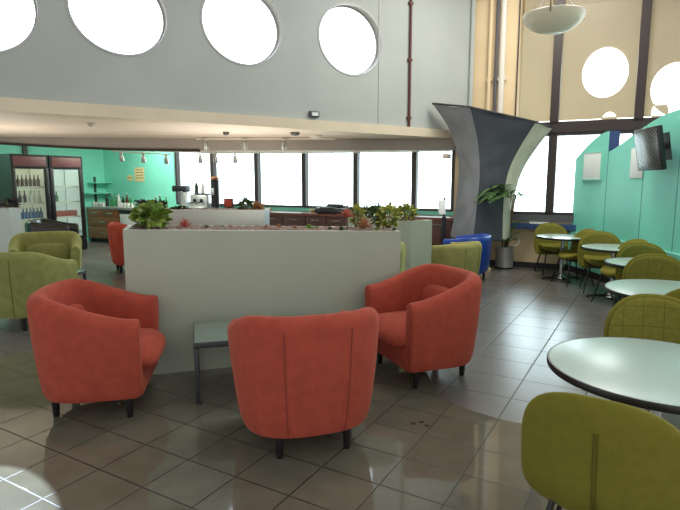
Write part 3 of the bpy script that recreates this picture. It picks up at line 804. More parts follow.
planter('planter', [q0 + dB * 1.05, q0, cA, cA + dB * 1.05], [PH] * 4, M['planter'], 'tall white planter beside the khaki armchair')
q1 = gnd(138, 209.5, PH); q2 = gnd(264, 210, PH); dd = (q2 - q1).normalized(); nn = Vector((-dd.y, dd.x, 0))
planter('planter', [q1, q2, q2 + nn * .5, q1 + nn * .5], [PH] * 4, M['planter_blue'], 'long pale grey planter farther back in front of the bar windows')
q3 = gnd(9, 208, PH); q4 = q3 + Vector((-1.2, .1, 0))
planter('planter', [q4, q3, q3 + Vector((.02, .34, 0)), q4 + Vector((.02, .34, 0))], [PH] * 4, M['planter_blue'], 'white planter at the left edge in front of the drink coolers')

# plants
def rosette(name, p, n, L, Wd, m, label, cat='plant', tilt=(20, 75), stem=0, group=None, droop=.35, prof=None, seed=0):
    rnd = random.Random(seed); root = empty(name, p); mb = MB()
    for k in range(n):
        q = k * 2.39996; el = R(tilt[1] - (tilt[1] - tilt[0]) * (k / n)); l = L * rnd.uniform(.8, 1.1)
        d = Vector((math.cos(q) * math.cos(el), math.sin(q) * math.cos(el), math.sin(el)))
        mb.leaf((0, 0, stem), d, l, Wd, droop=droop, prof=prof, fold=.25)
    mb.build('leaves', m, root)
    s_ = MB(); s_.tube([(0, 0, -.02), (0, 0, stem + .01)], .008 if stem else .012, 8); s_.build('stem', M['stem'], root)
    return tag(root, label, cat, group)
def bush(name, p, rx, rz, nl, Ls, Wd, m, label, seed=0, stems=5, round_=True, group=None, cat='plant', mstem='stem'):
    rnd = random.Random(seed); root = empty(name, p); mb = MB(); st = MB()
    for k in range(stems):
        q = 2 * math.pi * k / stems; a = rnd.uniform(.3, .7) * rx
        st.tube([(0, 0, -.02), (math.cos(q) * a * .5, math.sin(q) * a * .5, rz * .4), (math.cos(q) * a, math.sin(q) * a, rz * 1.3)], [.01, .008, .005], 6)
    pr_ = (lambda t: math.sin(math.pi * min(.93, max(.1, t))) ** .6) if round_ else None
    for k in range(nl):
        z = rnd.uniform(-.8, 1); q = rnd.uniform(0, 2 * math.pi); r_ = math.sqrt(max(.02, 1 - z * z)); sh = rnd.uniform(.55, 1)
        c_ = Vector((r_ * math.cos(q) * rx * sh, r_ * math.sin(q) * rx * sh, rz * (.78 + .8 * z * sh)))
        d = Vector((math.cos(q) * r_, math.sin(q) * r_, .35 + z * .7)) + Vector((rnd.uniform(-.4, .4), rnd.uniform(-.4, .4), rnd.uniform(-.3, .3)))
        c_ -= d.normalized() * Ls * .5
        up = Vector((rnd.uniform(-1, 1), rnd.uniform(-1, 1), 1))
        mb.leaf(c_, d, Ls * rnd.uniform(.8, 1.2), Wd * rnd.uniform(.8, 1.1), up=up, droop=.2, prof=pr_, seg=4)
    mb.build('leaves', m, root); st.build('stem', M[mstem], root)
    return tag(root, label, cat, group)
bush('jade_plant', front_pt(152, .35), .155, .150, 190, .066, .060, M['jade'], 'large bushy succulent with round green leaves at the left end of the long white planter', 1)
rosette('bromeliad', front_pt(185, .5), 26, .11, .018, M['red_leaf'], 'small spiky red bromeliad beside the large round-leaved succulent', tilt=(10, 80), droop=.05, seed=2)
rosette('bromeliad', front_pt(347, .4), 22, .10, .032, M['red_leaf'], 'red bromeliad held up on a green stem, beside the yellow-green shrub', tilt=(5, 75), stem=.12, droop=.0, seed=3)
rosette('bromeliad', front_pt(364, .25), 22, .12, .036, M['coral_leaf'], 'pinkish low bromeliad in front of the yellow-green shrub', tilt=(10, 80), droop=.05, seed=4, stem=.03)
bush('croton_shrub', front_pt(357, .8), .085, .155, 110, .05, .030, M['yellow_leaf'], 'yellow-green shrub between the two red bromeliads', 5)
bush('croton_shrub', front_pt(388, .75), .125, .16, 170, .055, .034, M['yellow_leaf'], 'wide dark and yellow variegated shrub at the right end of the long white planter', 6)
bush('croton_shrub', front_pt(378, .9), .07, .16, 80, .05, .03, M['dark_leaf'], 'dark green shrub just behind the wide variegated shrub', 7)
for i, (px, v, m, sc, lab) in enumerate([(207, .45, 'dark_leaf', .05, 'tiny dark green rosette right of the small red bromeliad'), (223, .5, 'jade', .045, 'tiny succulent third along the gravel from the big one'),
        (232, .6, 'coral_leaf', .04, 'tiny pinkish succulent near the middle-left of the gravel'), (266, .55, 'coral_leaf', .055, 'low pinkish ground plant before the mahogany cabinets'),
        (279, .6, 'coral_leaf', .06, 'low pinkish ground plant at the middle of the long planter'), (295, .55, 'coral_leaf', .05, 'low pinkish ground plant right of the middle of the planter'),
        (309, .4, 'jade', .075, 'small green leafy succulent standing alone right of the pinkish ground plants'), (316, .45, 'jade', .05, 'tiny succulent touching the lone leafy one'),
        (330, .35, 'dark_leaf', .05, 'dark rosette just left of the stemmed bromeliad'), (341, .2, 'dark_leaf', .06, 'dark rosette at the foot of the stemmed bromeliad'),
        (376, .15, 'jade', .05, 'small green rosette in front of the dark green shrub'), (394, .2, 'dark_leaf', .05, 'dark rosette at the right end of the gravel')]):
    rosette('small_succulent', front_pt(px, v), 16, sc, sc * .4, M[m], lab, tilt=(10, 80), group='small succulents in the long white planter', seed=10 + i, droop=.1)
def top_pt(a, b, t, n_, v, h): p = a.lerp(b, t) + n_ * v; return Vector((p.x, p.y, h - .02))
cc = q0 + dB * .18 + dA * .12
bush('croton_shrub', Vector((cc.x, cc.y, PH - .02)), .16, .16, 150, .07, .042, M['yellow_leaf'], 'bright yellow-green shrub in the tall white planter by the khaki armchair', 8)
cc = q0 + dB * .85 + dA * .15
bush('croton_shrub', Vector((cc.x, cc.y, PH - .02)), .13, .13, 60, .09, .045, M['dark_leaf'], 'dark leafy shrub at the far end of the tall white planter', 9)
for t, rx, rz, m, lab, sd in ((.03, .24, .14, 'purple_leaf', 'dark purple leafy plant at the left end of the pale grey planter', 21), (.13, .16, .12, 'purple_leaf', 'dark purple leafy plant, second from the left end of the pale grey planter', 22), (.30, .16, .05, 'dark_leaf', 'low dark plant near the middle of the pale grey planter', 23), (.84, .16, .15, 'dark_leaf', 'dark leafy plant near the right end of the pale grey planter', 24), (.93, .1, .10, 'coral_leaf', 'small pinkish plant at the right end of the pale grey planter', 25)):
    bush('leafy_plant', top_pt(q1, q2, t, nn, .22, PH), rx, rz, 70, .10, .05, M[m], lab, sd)
for dx, sd, lab in ((-.12, 31, 'dark leafy plant at the right end of the white planter at the left edge'), (-.5, 32, 'dark leafy plant at the left edge of the photo in the white planter')):
    bush('leafy_plant', Vector((q3.x + dx, q3.y + .17, PH - .02)), .2, .15, 70, .10, .05, M['purple_leaf'], lab, sd)

# ------------------------------------------------------------------ fabric column
def path(px, Y): return [at(x, y, Y_) for (x, y), Y_ in zip(px, Y)]
BLc = path([(432.5, 103.5), (448, 127), (456.5, 151), (458.7, 173), (455, 210), (450, 237)], [9.55, 9.6, 9.6, 9.6, 9.6, 9.6])
FLc = path([(470, 107), (476.5, 134), (479.5, 160), (479.5, 178), (477, 205), (473, 240)], [9.05, 9.15, 9.2, 9.2, 9.2, 9.15])
FRc = path([(536, 122), (520, 147), (509, 170), (504.5, 192), (503, 216), (502.5, 240)], [9.1, 9.2, 9.25, 9.25, 9.25, 9.2])
BRc = path([(552.5, 128), (537.5, 147), (524, 168), (516, 190), (511, 214), (510, 237)], [9.45, 9.55, 9.6, 9.6, 9.6, 9.55])
BBc = [ (a + b) / 2 + Vector((0, .42, 0)) * k for a, b, k in zip(BLc, BRc, (.5, .4, .35, .32, .35, .4))]
cor = [spline(c_, 7) for c_ in (BLc, FLc, FRc, BRc, BBc)]
root = empty('stretch_fabric_cover', tuple(((FLc[-1] + BRc[-1]) / 2)[:2]) + (0,)); ro = Vector(root.location)
NS = 10; K = len(cor[0])
def facet(a, b, bulge, name, m):
    mb = MB(); vs = []; fs = []
    for k in range(K):
        for j in range(NS + 1):
            t = j / NS; p = a[k].lerp(b[k], t); e = b[k] - a[k]; n_ = Vector((e.y, -e.x, 0))
            sag = 4 * t * (1 - t)
            wr = .006 * math.sin(k * .9 + t * 7) + .005 * math.sin(k * .5 - t * 11)
            vs.append(p + n_ * (bulge * sag) + (n_.normalized() * wr * sag) + (Vector((0, 0, -.03 * sag)) if k == 0 else Vector()) - ro)
    for k in range(K - 1):
        for j in range(NS): q = k * (NS + 1) + j; fs.append([q, q + 1, q + NS + 2, q + NS + 1])
    mb.add(vs, fs); return mb.build(name, m, root, 60)
facet(cor[0], cor[1], .06, 'fabric_panel', M['fabric_light'])['label'] = 'pale grey fabric panel'
facet(cor[1], cor[2], .05, 'fabric_panel', M['fabric_dark'])['label'] = 'dark slate fabric panel'
facet(cor[2], cor[3], .05, 'fabric_panel', M['fabric_cream'])['label'] = 'cream fabric panel'
facet(cor[3], cor[4], .05, 'fabric_panel', M['fabric_light']); facet(cor[4], cor[0], .05, 'fabric_panel', M['fabric_light'])
hoop = MB(); lo = [c_[-1] - ro for c_ in cor]; hi = [c_[0] - ro for c_ in cor]
hoop.tube(lo + [lo[0]], .018, 8); hoop.build('bottom_hoop', M['darkmetal'], root)
hoop = MB(); hoop.tube(hi + [hi[0]], .018, 8); hoop.build('top_hoop', M['darkmetal'], root)
cp = sum((c_[-1] for c_ in cor), Vector()) / 5 - ro
post = MB(); post.lathe([(0, 0), (.17, 0), (.17, .04), (.14, .06), (.14, 2.4), (0, 2.4)], (cp.x, cp.y, 0), 24); post.build('post', M['tan'], root)
tag(root, 'tall flared column wrapped in slate and pale stretch fabric, wider at the top', 'column')

# ------------------------------------------------------------------ potted palm
pp_ = gnd(504, 268)
root = empty('plant_pot', pp_)
mb = MB(); mb.lathe([(0, 0), (.155, 0), (.158, .01), (.163, .38), (.17, .39), (.17, .40), (.15, .40), (.15, .35), (0, .35)], n=32); mb.build('pot_body', M['steel'], root)
mb = MB(); mb.lathe([(.158, .0), (.162, .0), (.164, .03), (.158, .03)], n=32); mb.build('foot_ring', M['blackmetal'], root)
mb = MB(); mb.tube([(.13, -.03, .395), (.22, -.05, .44), (.25, -.04, .52), (.22, -.03, .60), (.12, -.03, .62)], .01, 8); mb.build('handle', M['steel'], root)
tag(root, 'round brushed steel plant pot on the floor below the fabric column', 'plant pot')
root = empty('potted_palm', pp_ + Vector((0, 0, .35))); fo = MB(); dry = MB(); st = MB(); rnd = random.Random(4)
def frond(base, d, L, droop, mbx, wl=.2, n=22, w=.022):
    d = Vector(d).normalized(); pts = []
    for i in range(13):
        t = i / 12; pts.append(Vector(base) + d * L * t - Vector((0, 0, droop * L * t * t)))
    mbx.tube(pts, [.008 - .006 * i / 12 for i in range(13)], 5)
    for i in range(n):
        t = .12 + .88 * i / n; k = t * 12; a = int(min(11, k)); p = pts[a].lerp(pts[a + 1], k - a); tg = (pts[a + 1] - pts[a]).normalized()
        sd = tg.cross(Vector((0, 0, 1))).normalized()
        for sg in (-1, 1):
            dv = sd * sg * .8 + tg * .65 + Vector((0, 0, .12 + rnd.uniform(-.1, .1)))
            mbx.leaf(p, dv, wl * math.sin(math.pi * min(.95, .18 + t * .72)) * rnd.uniform(.85, 1.1), w, droop=.2, seg=3)
for k in range(5):
    q = rnd.uniform(0, 6.28); st.tube([(.05 * math.cos(q), .05 * math.sin(q), 0), (.07 * math.cos(q), .06 * math.sin(q) - .1, .45), (-.02 + .08 * math.cos(q), -.34 + .04 * math.sin(q), 1.0)], [.014, .012, .008], 7)
for d, L, dr in (((-.9, -.25, .55), .80, .55), ((-.75, -.4, .9), .72, .75), ((-.4, -.5, 1.0), .55, .8), ((.35, -.4, .9), .5, .8), ((-1, -.1, .25), .62, .35), ((.8, -.2, .6), .45, .7), ((-.8, -.6, .4), .6, .5), ((-.6, -.1, .75), .7, .8), ((-.7, -.3, 1.2), .7, .6), ((-.95, -.3, .8), .78, .75), ((-.3, -.4, 1.3), .6, .6), ((-.85, -.2, 1.0), .85, .7)):
    frond((-.10, -.42, .95), d, L, dr, fo, .17, 24, .0125)
for d, L, dr in (((.9, -.2, .9), .62, .6), ((.7, -.3, 1.15), .55, .5), ((1, -.1, .45), .5, .5)): frond((.0, -.36, .90), d, L, dr, dry, .16, 20, .008)
for d, L, dr in (((.8, -.4, 1.0), .42, .6), ((.3, -.5, 1.1), .42, .5), ((1, 0, .7), .4, .6), ((-.4, -.5, 1.0), .34, .6), ((.6, -.2, 1.2), .4, .4)): fo.leaf((.02, -.05, .2), d, L * 1.7, .055, droop=dr * .7, seg=6); fo.leaf((.03, -.02, .12), Vector(d) + Vector((.3, 0, .2)), L * 1.1, .04, droop=dr, seg=6)
fo.build('fronds', M['palm'], root); dry.build('dry_fronds', M['palm_dry'], root)['label'] = 'pale dried fronds'; st.build('stem', M['stem'], root)
tag(root, 'areca palm with arching fronds growing in the steel pot by the fabric column', 'palm')

# ------------------------------------------------------------------ television, boards on the partition
Pt, Nt = ppt(2.36)
tvp = at(647, 149.5, 6.95)
ang = math.atan2(-.97, -.25)
root = empty('television', tvp)
root.rotation_mode = 'XYZ'; root.rotation_euler = (R(10), 0, R(-97))      # front is local -Y
mb = MB(); mb.box((0, .03, 0), (.70, .06, .54), .012, seg=3); mb.build('case', M['blackmetal'], root)
mb = MB(); mb.box((0, -.002, .008), (.655, .008, .48), .002); mb.build('screen', M['screen'], root)
mb = MB(); mb.box((0, .09, 0), (.30, .06, .30), .01); mb.box((.0, .14, 0), (.08, .08, .08)); mb.box((.03, .185, 0), (.36, .012, .34)); mb.build('wall_bracket', M['darkmetal'], root)
tag(root, 'black flat television tilted down on a bracket on the teal partition', 'television')
def on_part(s, z, w, h, t, name, m, label, cat):
    p, nn_ = ppt(s); o = empty(name, p + nn_ * .004 + Vector((0, 0, z)), math.atan2(nn_.y, nn_.x) + math.pi / 2)
    mb = MB(); mb.box((0, -t / 2, 0), (w, t, h), .005); mb.build('panel', m, o); return tag(o, label, cat), o
def ps(px):
    best = min(range(300), key=lambda k: abs(340 + F * (lambda p: p.x / (p.y * CP + .0))(ppt(k / 300 * 4)[0]) - px)); return best / 300 * 4
s1 = ps(593); o = on_part(s1, at(593, 166, ppt(s1)[0].y).z, .50, .44, .03, 'wall_board', M['white_paper'], 'small white framed board on the far end of the teal partition', 'board')[1]
mb = MB()
for x in (-.25, .25): mb.box((x, -.018, 0), (.02, .036, .46))
for z in (-.22, .22): mb.box((0, -.018, z), (.5, .036, .02))
mb.build('frame', M['teal_light'], o)
s2 = ps(636.5); on_part(s2, at(636.5, 163, ppt(s2)[0].y).z, .34, .42, .012, 'wall_board', M['white_paper'], 'plain white sheet on the teal partition behind the television', 'board')

# ------------------------------------------------------------------ pendant bowl lamp
pc = at(554, 14.5, 5.7); root = empty('pendant_lamp', pc); rb = 28.5 / F * 5.7
mb = MB(); prof = [(0, -.235 * 1.05)]
prof = [(rb * math.sin(q) , -.185 * math.cos(q) ** 1.1) for q in [i / 14 * math.pi / 2 * .985 for i in range(15)]]
inner = [(r_ * .965, z + .008) for r_, z in prof[::-1]]
mb.lathe(prof + inner, n=48); mb.build('glass_bowl', M['bowl'], root, 50)
mb = MB(); mb.tube([(0, 0, -.02), (0, 0, .9), (0, 0, 2.0)], .008, 8); mb.lathe([(0, -.06), (.02, -.055), (.02, -.01), (0, 0)], n=12); mb.build('stem', M['brass'], root)
for k in range(3):
    q = k * 2 * math.pi / 3 + .05; d = Vector((math.cos(q), math.sin(q), 0))
    mb = MB(); mb.tube([d * rb * .99, d * rb * .55 + Vector((0, 0, .13)), Vector((0, 0, .42))], .004, 6)
    mb.build('wire', M['pipe'], root)
    mb = MB(); mb.tube([d * rb * .96, d * rb * 1.06], .007, 6); mb.tube([d * rb * 1.03 + Vector((0, 0, -.05)), d * rb * 1.03 + Vector((0, 0, .05))], .008, 6); mb.build('clip', M['brass'], root)
tag(root, 'cream glass bowl pendant lamp hanging in front of the tall glazing', 'lamp')

# ------------------------------------------------------------------ drink coolers
def make_cooler(liner):
    root = empty('drink_cooler'); w, d, h = .80, .70, 2.13
    mb = MB()
    mb.box((.015, d / 2 + .03, h / 2), (.03, d - .06, h)); mb.box((w - .015, d / 2 + .03, h / 2), (.03, d - .06, h))
    mb.box((w / 2, d / 2 + .03, h - .015), (w - .06, d - .06, .03)); mb.box((w / 2, d / 2 + .03, .12), (w - .06, d - .06, .24)); mb.box((w / 2, d - .015, h / 2), (w - .06, .03, h))
    mb.box((w / 2, .045, h - .14), (w, .09, .28), .01); mb.box((w / 2, .05, .14), (w, .08, .24), .01)
    mb.build('cabinet', M['fridge'], root, smooth=False)
    hp = MB(); hp.box((w / 2, -.004, h - .145), (w - .1, .012, .20), .004); hp.build('header_panel', M['header'], root)
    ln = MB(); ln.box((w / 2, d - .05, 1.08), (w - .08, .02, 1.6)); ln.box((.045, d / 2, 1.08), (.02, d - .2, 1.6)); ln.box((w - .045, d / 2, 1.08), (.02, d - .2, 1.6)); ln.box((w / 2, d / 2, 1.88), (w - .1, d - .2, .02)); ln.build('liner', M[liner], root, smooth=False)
    for z in (.42, .76, 1.10, 1.44):
        sh = MB(); sh.box((w / 2, d / 2 - .02, z), (w - .11, d - .26, .012)); sh.box((w / 2, .125, z + .01), (w - .11, .012, .035)); sh.build('shelf', M['shelf_wire'], root, smooth=False)
    dr = MB()
    for x in (.045, w - .045): dr.box((x, .03, 1.08), (.09, .05, 1.62), .006)
    for z in (.295, 1.865): dr.box((w / 2, .03, z), (w - .18, .05, .07), .006)
    do = dr.build('door', M['fridge'], root)
    gl = MB(); gl.box((w / 2, .03, 1.08), (w - .18, .01, 1.5)); gl.build('glass', M['clear'], do)
    hd = MB(); hd.tube([(w - .06, -.005, .85), (w - .06, -.05, .9), (w - .06, -.05, 1.3), (w - .06, -.005, 1.35)], .012, 8); hd.build('handle', M['darkmetal'], do)
    lp = MB(); lp.box((w / 2, .11, 1.86), (w - .2, .03, .02)); lp.build('light_strip', M['lamp_on'], root)
    return root
pf2 = at(88, 247, 12.4); pf2.z = 0; FR = R(61); fx = Vector((math.cos(FR), math.sin(FR), 0)); fyv = Vector((-math.sin(FR), math.cos(FR), 0))
f2p = pf2 - fx * .80; f1p = f2p - fx * .82
cl1 = make_cooler('liner'); tag(place(cl1, f1p, FR), 'black upright drink cooler on the left, shelves full of bottles', 'cooler')
cl2 = make_cooler('liner_white'); tag(place(cl2, f2p, FR), 'black upright drink cooler on the right, white inside with a row of red cans', 'cooler')
def bottle_mb(hh, r_, neck=True):
    b = MB()
    b.lathe([(0, 0), (r_, 0), (r_, hh * .55), (r_ * .4, hh * .72), (r_ * .36, hh * .95), (0, hh * .95)] if neck else [(0, 0), (r_ * .9, 0), (r_, .01), (r_, hh - .012), (r_ * .85, hh), (0, hh)], n=12)
    return b
def bottles(proto_args, m, cap, positions, name, label, cat, group):
    hh, r_, neck = proto_args; first = None
    for p in positions:
        if first is None:
            first = empty(name); bottle_mb(hh, r_, neck).build('bottle_body' if neck else 'can_body', M[m], first)
            c_ = MB(); c_.lathe([(0, hh * .94), (r_ * .42, hh * .94), (r_ * .42, hh), (0, hh)] if neck else [(0, hh - .002), (r_ * .8, hh - .002), (r_ * .8, hh + .003), (0, hh + .003)], n=12)
            c_.build('cap' if neck else 'lid', M[cap], first); o = first
        else: o = copy_tree(first)
        o.location = p; tag(o, label, cat, group)
def shelf_pos(base, z, xs, y=.18): return [base + fx * x + fyv * y + Vector((0, 0, z + .008)) for x in xs]
lin = lambda a, b, n_: [a + (b - a) * i / (n_ - 1) for i in range(n_)]
bottles((.27, .034, True), 'amber', 'cupwhite', shelf_pos(f1p, 1.44, lin(.14, .66, 7)), 'bottle', 'brown bottle on the top shelf of the left cooler', 'bottle', 'brown bottles on the top shelf of the left cooler')
bottles((.27, .034, True), 'bottle_dark', 'bottle_green', shelf_pos(f1p, 1.10, lin(.14, .34, 3)), 'bottle', 'dark green bottle on the second shelf of the left cooler', 'bottle', 'dark bottles on the second shelf of the left cooler')
bottles((.25, .036, True), 'cupwhite', 'bottle_blue', shelf_pos(f1p, 1.10, lin(.46, .66, 3)), 'bottle', 'clear pale bottle on the second shelf of the left cooler', 'bottle', 'pale bottles on the second shelf of the left cooler')
bottles((.25, .036, True), 'bottle_blue', 'cupwhite', shelf_pos(f1p, .76, lin(.13, .67, 8)), 'bottle', 'blue water bottle on the third shelf of the left cooler', 'bottle', 'blue bottles on the third shelf of the left cooler')
bottles((.20, .036, True), 'bottle_green', 'bottle_green', shelf_pos(f1p, .42, lin(.44, .66, 4)), 'bottle', 'green bottle on the lowest shelf of the left cooler', 'bottle', 'green bottles on the lowest shelf of the left cooler')
bottles((.22, .07, True), 'cupwhite', 'cupwhite', shelf_pos(f1p, .42, [.2, .35]), 'jug', 'white jug on the lowest shelf of the left cooler', 'jug', 'white jugs in the left cooler')
bottles((.15, .034, False), 'bottle_red', 'steel', shelf_pos(f2p, .76, lin(.13, .67, 8)), 'drink_can', 'red drink can on the third shelf of the right cooler', 'can', 'red cans in the right cooler')
bottles((.24, .04, True), 'bottle_green', 'bottle_green', shelf_pos(f2p, 1.10, [.14, .23]), 'bottle', 'green bottle on the second shelf of the right cooler', 'bottle', 'green bottles in the right cooler')
bottles((.24, .036, True), 'bottle_red', 'cupwhite', shelf_pos(f2p, 1.44, [.15]), 'bottle', 'single red bottle on the top shelf of the right cooler', 'bottle', None)

# ------------------------------------------------------------------ bar furniture along the window wall
CD = .62                                                # depth of the units
def cab(s0, s1, wood, kind, label, h=.86):
    """base unit between distances s0 (right) and s1 (left) along the window wall"""
    w = abs(s1 - s0) - .006; p = WP(max(s0, s1) - .003, 0, CD); root = empty('base_cabinet', p, WRZ)
    mb = MB(); mb.box((w / 2, CD / 2 - .01, .10 + (h - .10) / 2), (w, CD - .04, h - .10)); mb.box((w / 2, CD / 2 + .02, .05), (w, CD - .12, .10), mi=1); mb.build('carcass', [wood, M['base']], root, smooth=False)
    def front(x0, x1, z0, z1, name, hv=False):
        f_ = MB(); f_.box(((x0 + x1) / 2, -.003, (z0 + z1) / 2), (x1 - x0 - .012, .022, z1 - z0 - .012), .004); fo_ = f_.build(name, wood, root)
        hn = MB(); cx, cz = (x0 + x1) / 2, (z0 + z1) / 2 if name == 'drawer' else z1 - .08
        hw = min(.09, (x1 - x0) * .3)
        hn.tube([(cx - hw, -.012, cz), (cx - hw, -.04, cz), (cx + hw, -.04, cz), (cx + hw, -.012, cz)], .009, 8); hn.build('handle', M['chrome'], fo_)
    if kind == 'drawers':
        front(0, w / 2, h - .20, h, 'drawer'); front(w / 2, w, h - .20, h, 'drawer'); front(0, w, h - .44, h - .20, 'drawer'); front(0, w, .10, h - .44, 'drawer')
    elif kind == 'doors':
        front(0, w / 2, .10, h, 'door'); front(w / 2, w, .10, h, 'door')
    return tag(root, label, 'cabinet')
sA, sB, sC = ws(119, 230) + .28, ws(88, 230) + .15, 0
sl = lambda px: (onplane(px, 225, WP(0, 0, CD), wn) - W0).dot(wdv)      # distance along the unit fronts
sm0 = corner_s - .02
cab(sl(119.5), min(sl(85.5), sm0), M['wood'], 'drawers', 'cherry wood base cabinet with drawers and chrome handles beside the coolers')
cab(sl(306), sl(262), M['wood_dark'], 'doors', 'mahogany base cabinet left of the black cash register')
cab(sl(347), sl(306), M['wood_dark'], 'doors', 'mahogany base cabinet under the black cash register')
cab(sl(397), sl(347), M['wood_dark'], 'doors', 'mahogany base cabinet mostly hidden by the planter shrubs')
cab(sl(452), sl(397), M['wood_dark'], 'doors', 'mahogany base cabinet behind the blue armchair')
# undercounter appliance
s0, s1 = sl(136), sl(120.5); w = s1 - s0; root = empty('undercounter_fridge', WP(s1, 0, CD), WRZ)
mb = MB(); mb.box((w / 2, CD / 2, .43), (w - .01, CD - .02, .84), .01); mb.build('case', M['white'], root)
mb = MB(); mb.box((w / 2, -.01, .40), (w - .02, .03, .72), .008); mb.build('door', M['white'], root)
mb = MB(); mb.box((w / 2, -.008, .80), (w - .02, .03, .10), .006); mb.build('control_panel', M['blackmetal'], root)
tag(root, 'white undercounter appliance with black top strip beside the cherry cabinet', 'fridge')
cab(sl(262), sl(200), M['wood_dark'], 'doors', 'base cabinet hidden behind the pale grey planter, right half'); cab(sl(200), sl(137), M['wood_dark'], 'doors', 'base cabinet hidden behind the pale grey planter, left half')
def worktop(s0, s1, m, label):
    root = None; mb = MB(); wbox(mb, s0, s1, .865, .915, CD + .03, .001); return tag(mb.build('worktop', m, smooth=False), label, 'worktop')
worktop(sl(200), min(sl(85), sm0), M['granite'], 'speckled pale worktop over the cherry cabinet under the bottles')
worktop(sl(454), sl(200), M['worktop_red'], 'red-brown worktop along the window wall')
WT = .916
def wpos(px, d=.3, z=WT):
    p = onplane(px, 200, WP(0, 0, d), wn); return Vector((p.x, p.y, z))
bt = [(107, .34, 'bottle_dark', 'tall dark bottle first from the coolers'), (112, .30, 'bottle_green', 'green bottle second from the coolers'), (116.5, .27, 'bottle_green', 'green bottle third from the coolers'), (119, .33, 'cupwhite', 'pale bottle fourth from the coolers'),
      (123, .28, 'bottle_dark', 'dark bottle fifth from the coolers'), (127, .34, 'amber', 'amber bottle sixth from the coolers'), (130.5, .27, 'bottle_green', 'green bottle seventh from the coolers'), (156, .28, 'amber', 'amber bottle above the dark purple plant'), (160, .32, 'bottle_dark', 'dark bottle right of the dark purple plant'), (166, .30, 'bottle_green', 'green bottle last in the row before the window')]
for px, hh, m, lab in bt: bottles((hh, .042, True), m, 'cupwhite', [wpos(px, .22)], 'bottle', lab + ' on the speckled worktop', 'bottle', 'bottles on the speckled worktop')
cups = [wpos(x, .42) for x in (88, 91, 94, 97, 100, 103)]
def cup(ps_, label, group):
    f0 = None
    for p in ps_:
        if f0 is None:
            mb = MB(); mb.lathe([(0, 0), (.035, 0), (.045, .11), (.041, .11), (.032, .01), (0, .01)], n=14); f0 = mb.build('drinking_glass', M['cupwhite']); o = f0
        else: o = f0.copy(); COL.objects.link(o)
        o.location = p; tag(o, label, 'glass', group)
cup(cups, 'pale drinking glass in the row left of the bottles on the speckled worktop', 'drinking glasses on the speckled worktop')
cup([wpos(x, .45) for x in (121, 124.5, 128, 132)], 'pale drinking glass in front of the bottles on the speckled worktop', 'drinking glasses in front of the bottles')
# coffee corner seen above the pale grey planter
def boxes(name, p, parts, label, cat):
    root = empty(name, p, WRZ)
    for nm, m, bs in parts:
        mb = MB()
        for b in bs:
            if b[0] == 'b': mb.box(b[1], b[2], .008)
            elif b[0] == 'l': mb.lathe(b[2], b[1], 18)
            elif b[0] == 't': mb.tube(b[1], b[2], 8)
        mb.build(nm, M[m], root)
    return tag(root, label, cat)
boxes('coffee_grinder', wpos(186, .3), [('body', 'steel', [('b', (0, 0, .2), (.16, .2, .4)), ('b', (0, -.14, .03), (.16, .12, .05))]), ('hopper', 'blackmetal', [('b', (-.1, -.04, .48), (.34, .26, .14)), ('b', (0, 0, .41), (.12, .12, .03))])], 'grey coffee grinder with wide black hopper left of the espresso machine', 'grinder')
boxes('espresso_machine', wpos(201, .3), [('body', 'steel', [('b', (0, .06, .17), (.5, .3, .34)), ('b', (0, -.1, .03), (.5, .2, .06))]), ('group_head', 'blackmetal', [('t', [(-.1, -.12, .24), (-.1, -.12, .16)], .03), ('t', [(.1, -.12, .24), (.1, -.12, .16)], .03), ('t', [(.1, -.12, .17), (.1, -.3, .15)], .014), ('t', [(-.1, -.12, .17), (-.1, -.3, .15)], .014)]), ('cup_rail', 'blackmetal', [('b', (0, .05, .36), (.46, .26, .03))])], 'squat steel espresso machine with black handles in front of the window', 'coffee machine')
for px, lab in ((197, 'left'), (203, 'right')):
    mb = MB(); mb.lathe([(0, 0), (.05, 0), (.05, .16), (.03, .2), (.03, .24), (0, .24)], n=14); o = mb.build('syrup_bottle', M['cupwhite' if px == 203 else 'bottle_dark']); o.location = wpos(px, .26, WT + .377)
    tag(o, ('dark' if px == 197 else 'white') + ' syrup bottle standing on top of the espresso machine', 'bottle')
boxes('drinks_tower', wpos(215.5, .3), [('column', 'blackmetal', [('l', (0, 0, 0), [(0, 0), (.11, 0), (.11, .03), (.095, .05), (.095, .66), (.11, .68), (0, .7)])]), ('cap', 'wood', [('l', (0, 0, .69), [(0, 0), (.1, 0), (.1, .04), (.06, .07), (0, .08)])]), ('badge', 'steel', [('b', (0, -.095, .42), (.08, .02, .16))])], 'tall black cylindrical drinks tower with brown cap in front of the window mullion', 'dispenser')
boxes('picture_frame', wpos(228.5, .3), [('frame', 'wood_dark', [('b', (0, 0, .16), (.26, .03, .22))]), ('picture', 'red', [('b', (0, -.014, .16), (.2, .01, .16))]), ('easel_foot', 'wood_dark', [('b', (0, .06, .03), (.1, .14, .05))])], 'small dark framed picture standing right of the drinks tower', 'picture')
boxes('cash_register', wpos(333, .34), [('body', 'blackmetal', [('b', (0, 0, .06), (.62, .42, .11)), ('b', (.06, .08, .13), (.44, .2, .06))]), ('screen', 'screen', [('b', (.06, -.02, .17), (.36, .05, .05))]), ('key_panel', 'darkmetal', [('b', (-.05, -.12, .125), (.34, .14, .02))])], 'low black cash register on the red-brown worktop', 'cash register')
for px, lab in ((268, 'small cream bowl at the left end of the red-brown worktop by the grey planter'), (313, 'small cream bowl just left of the cash register')):
    mb = MB(); mb.lathe([(0, 0), (.04, 0), (.09, .07), (.085, .07), (.035, .01), (0, .01)], n=18); o = mb.build('bowl', M['paper']); o.location = wpos(px, .35); tag(o, lab, 'bowl')
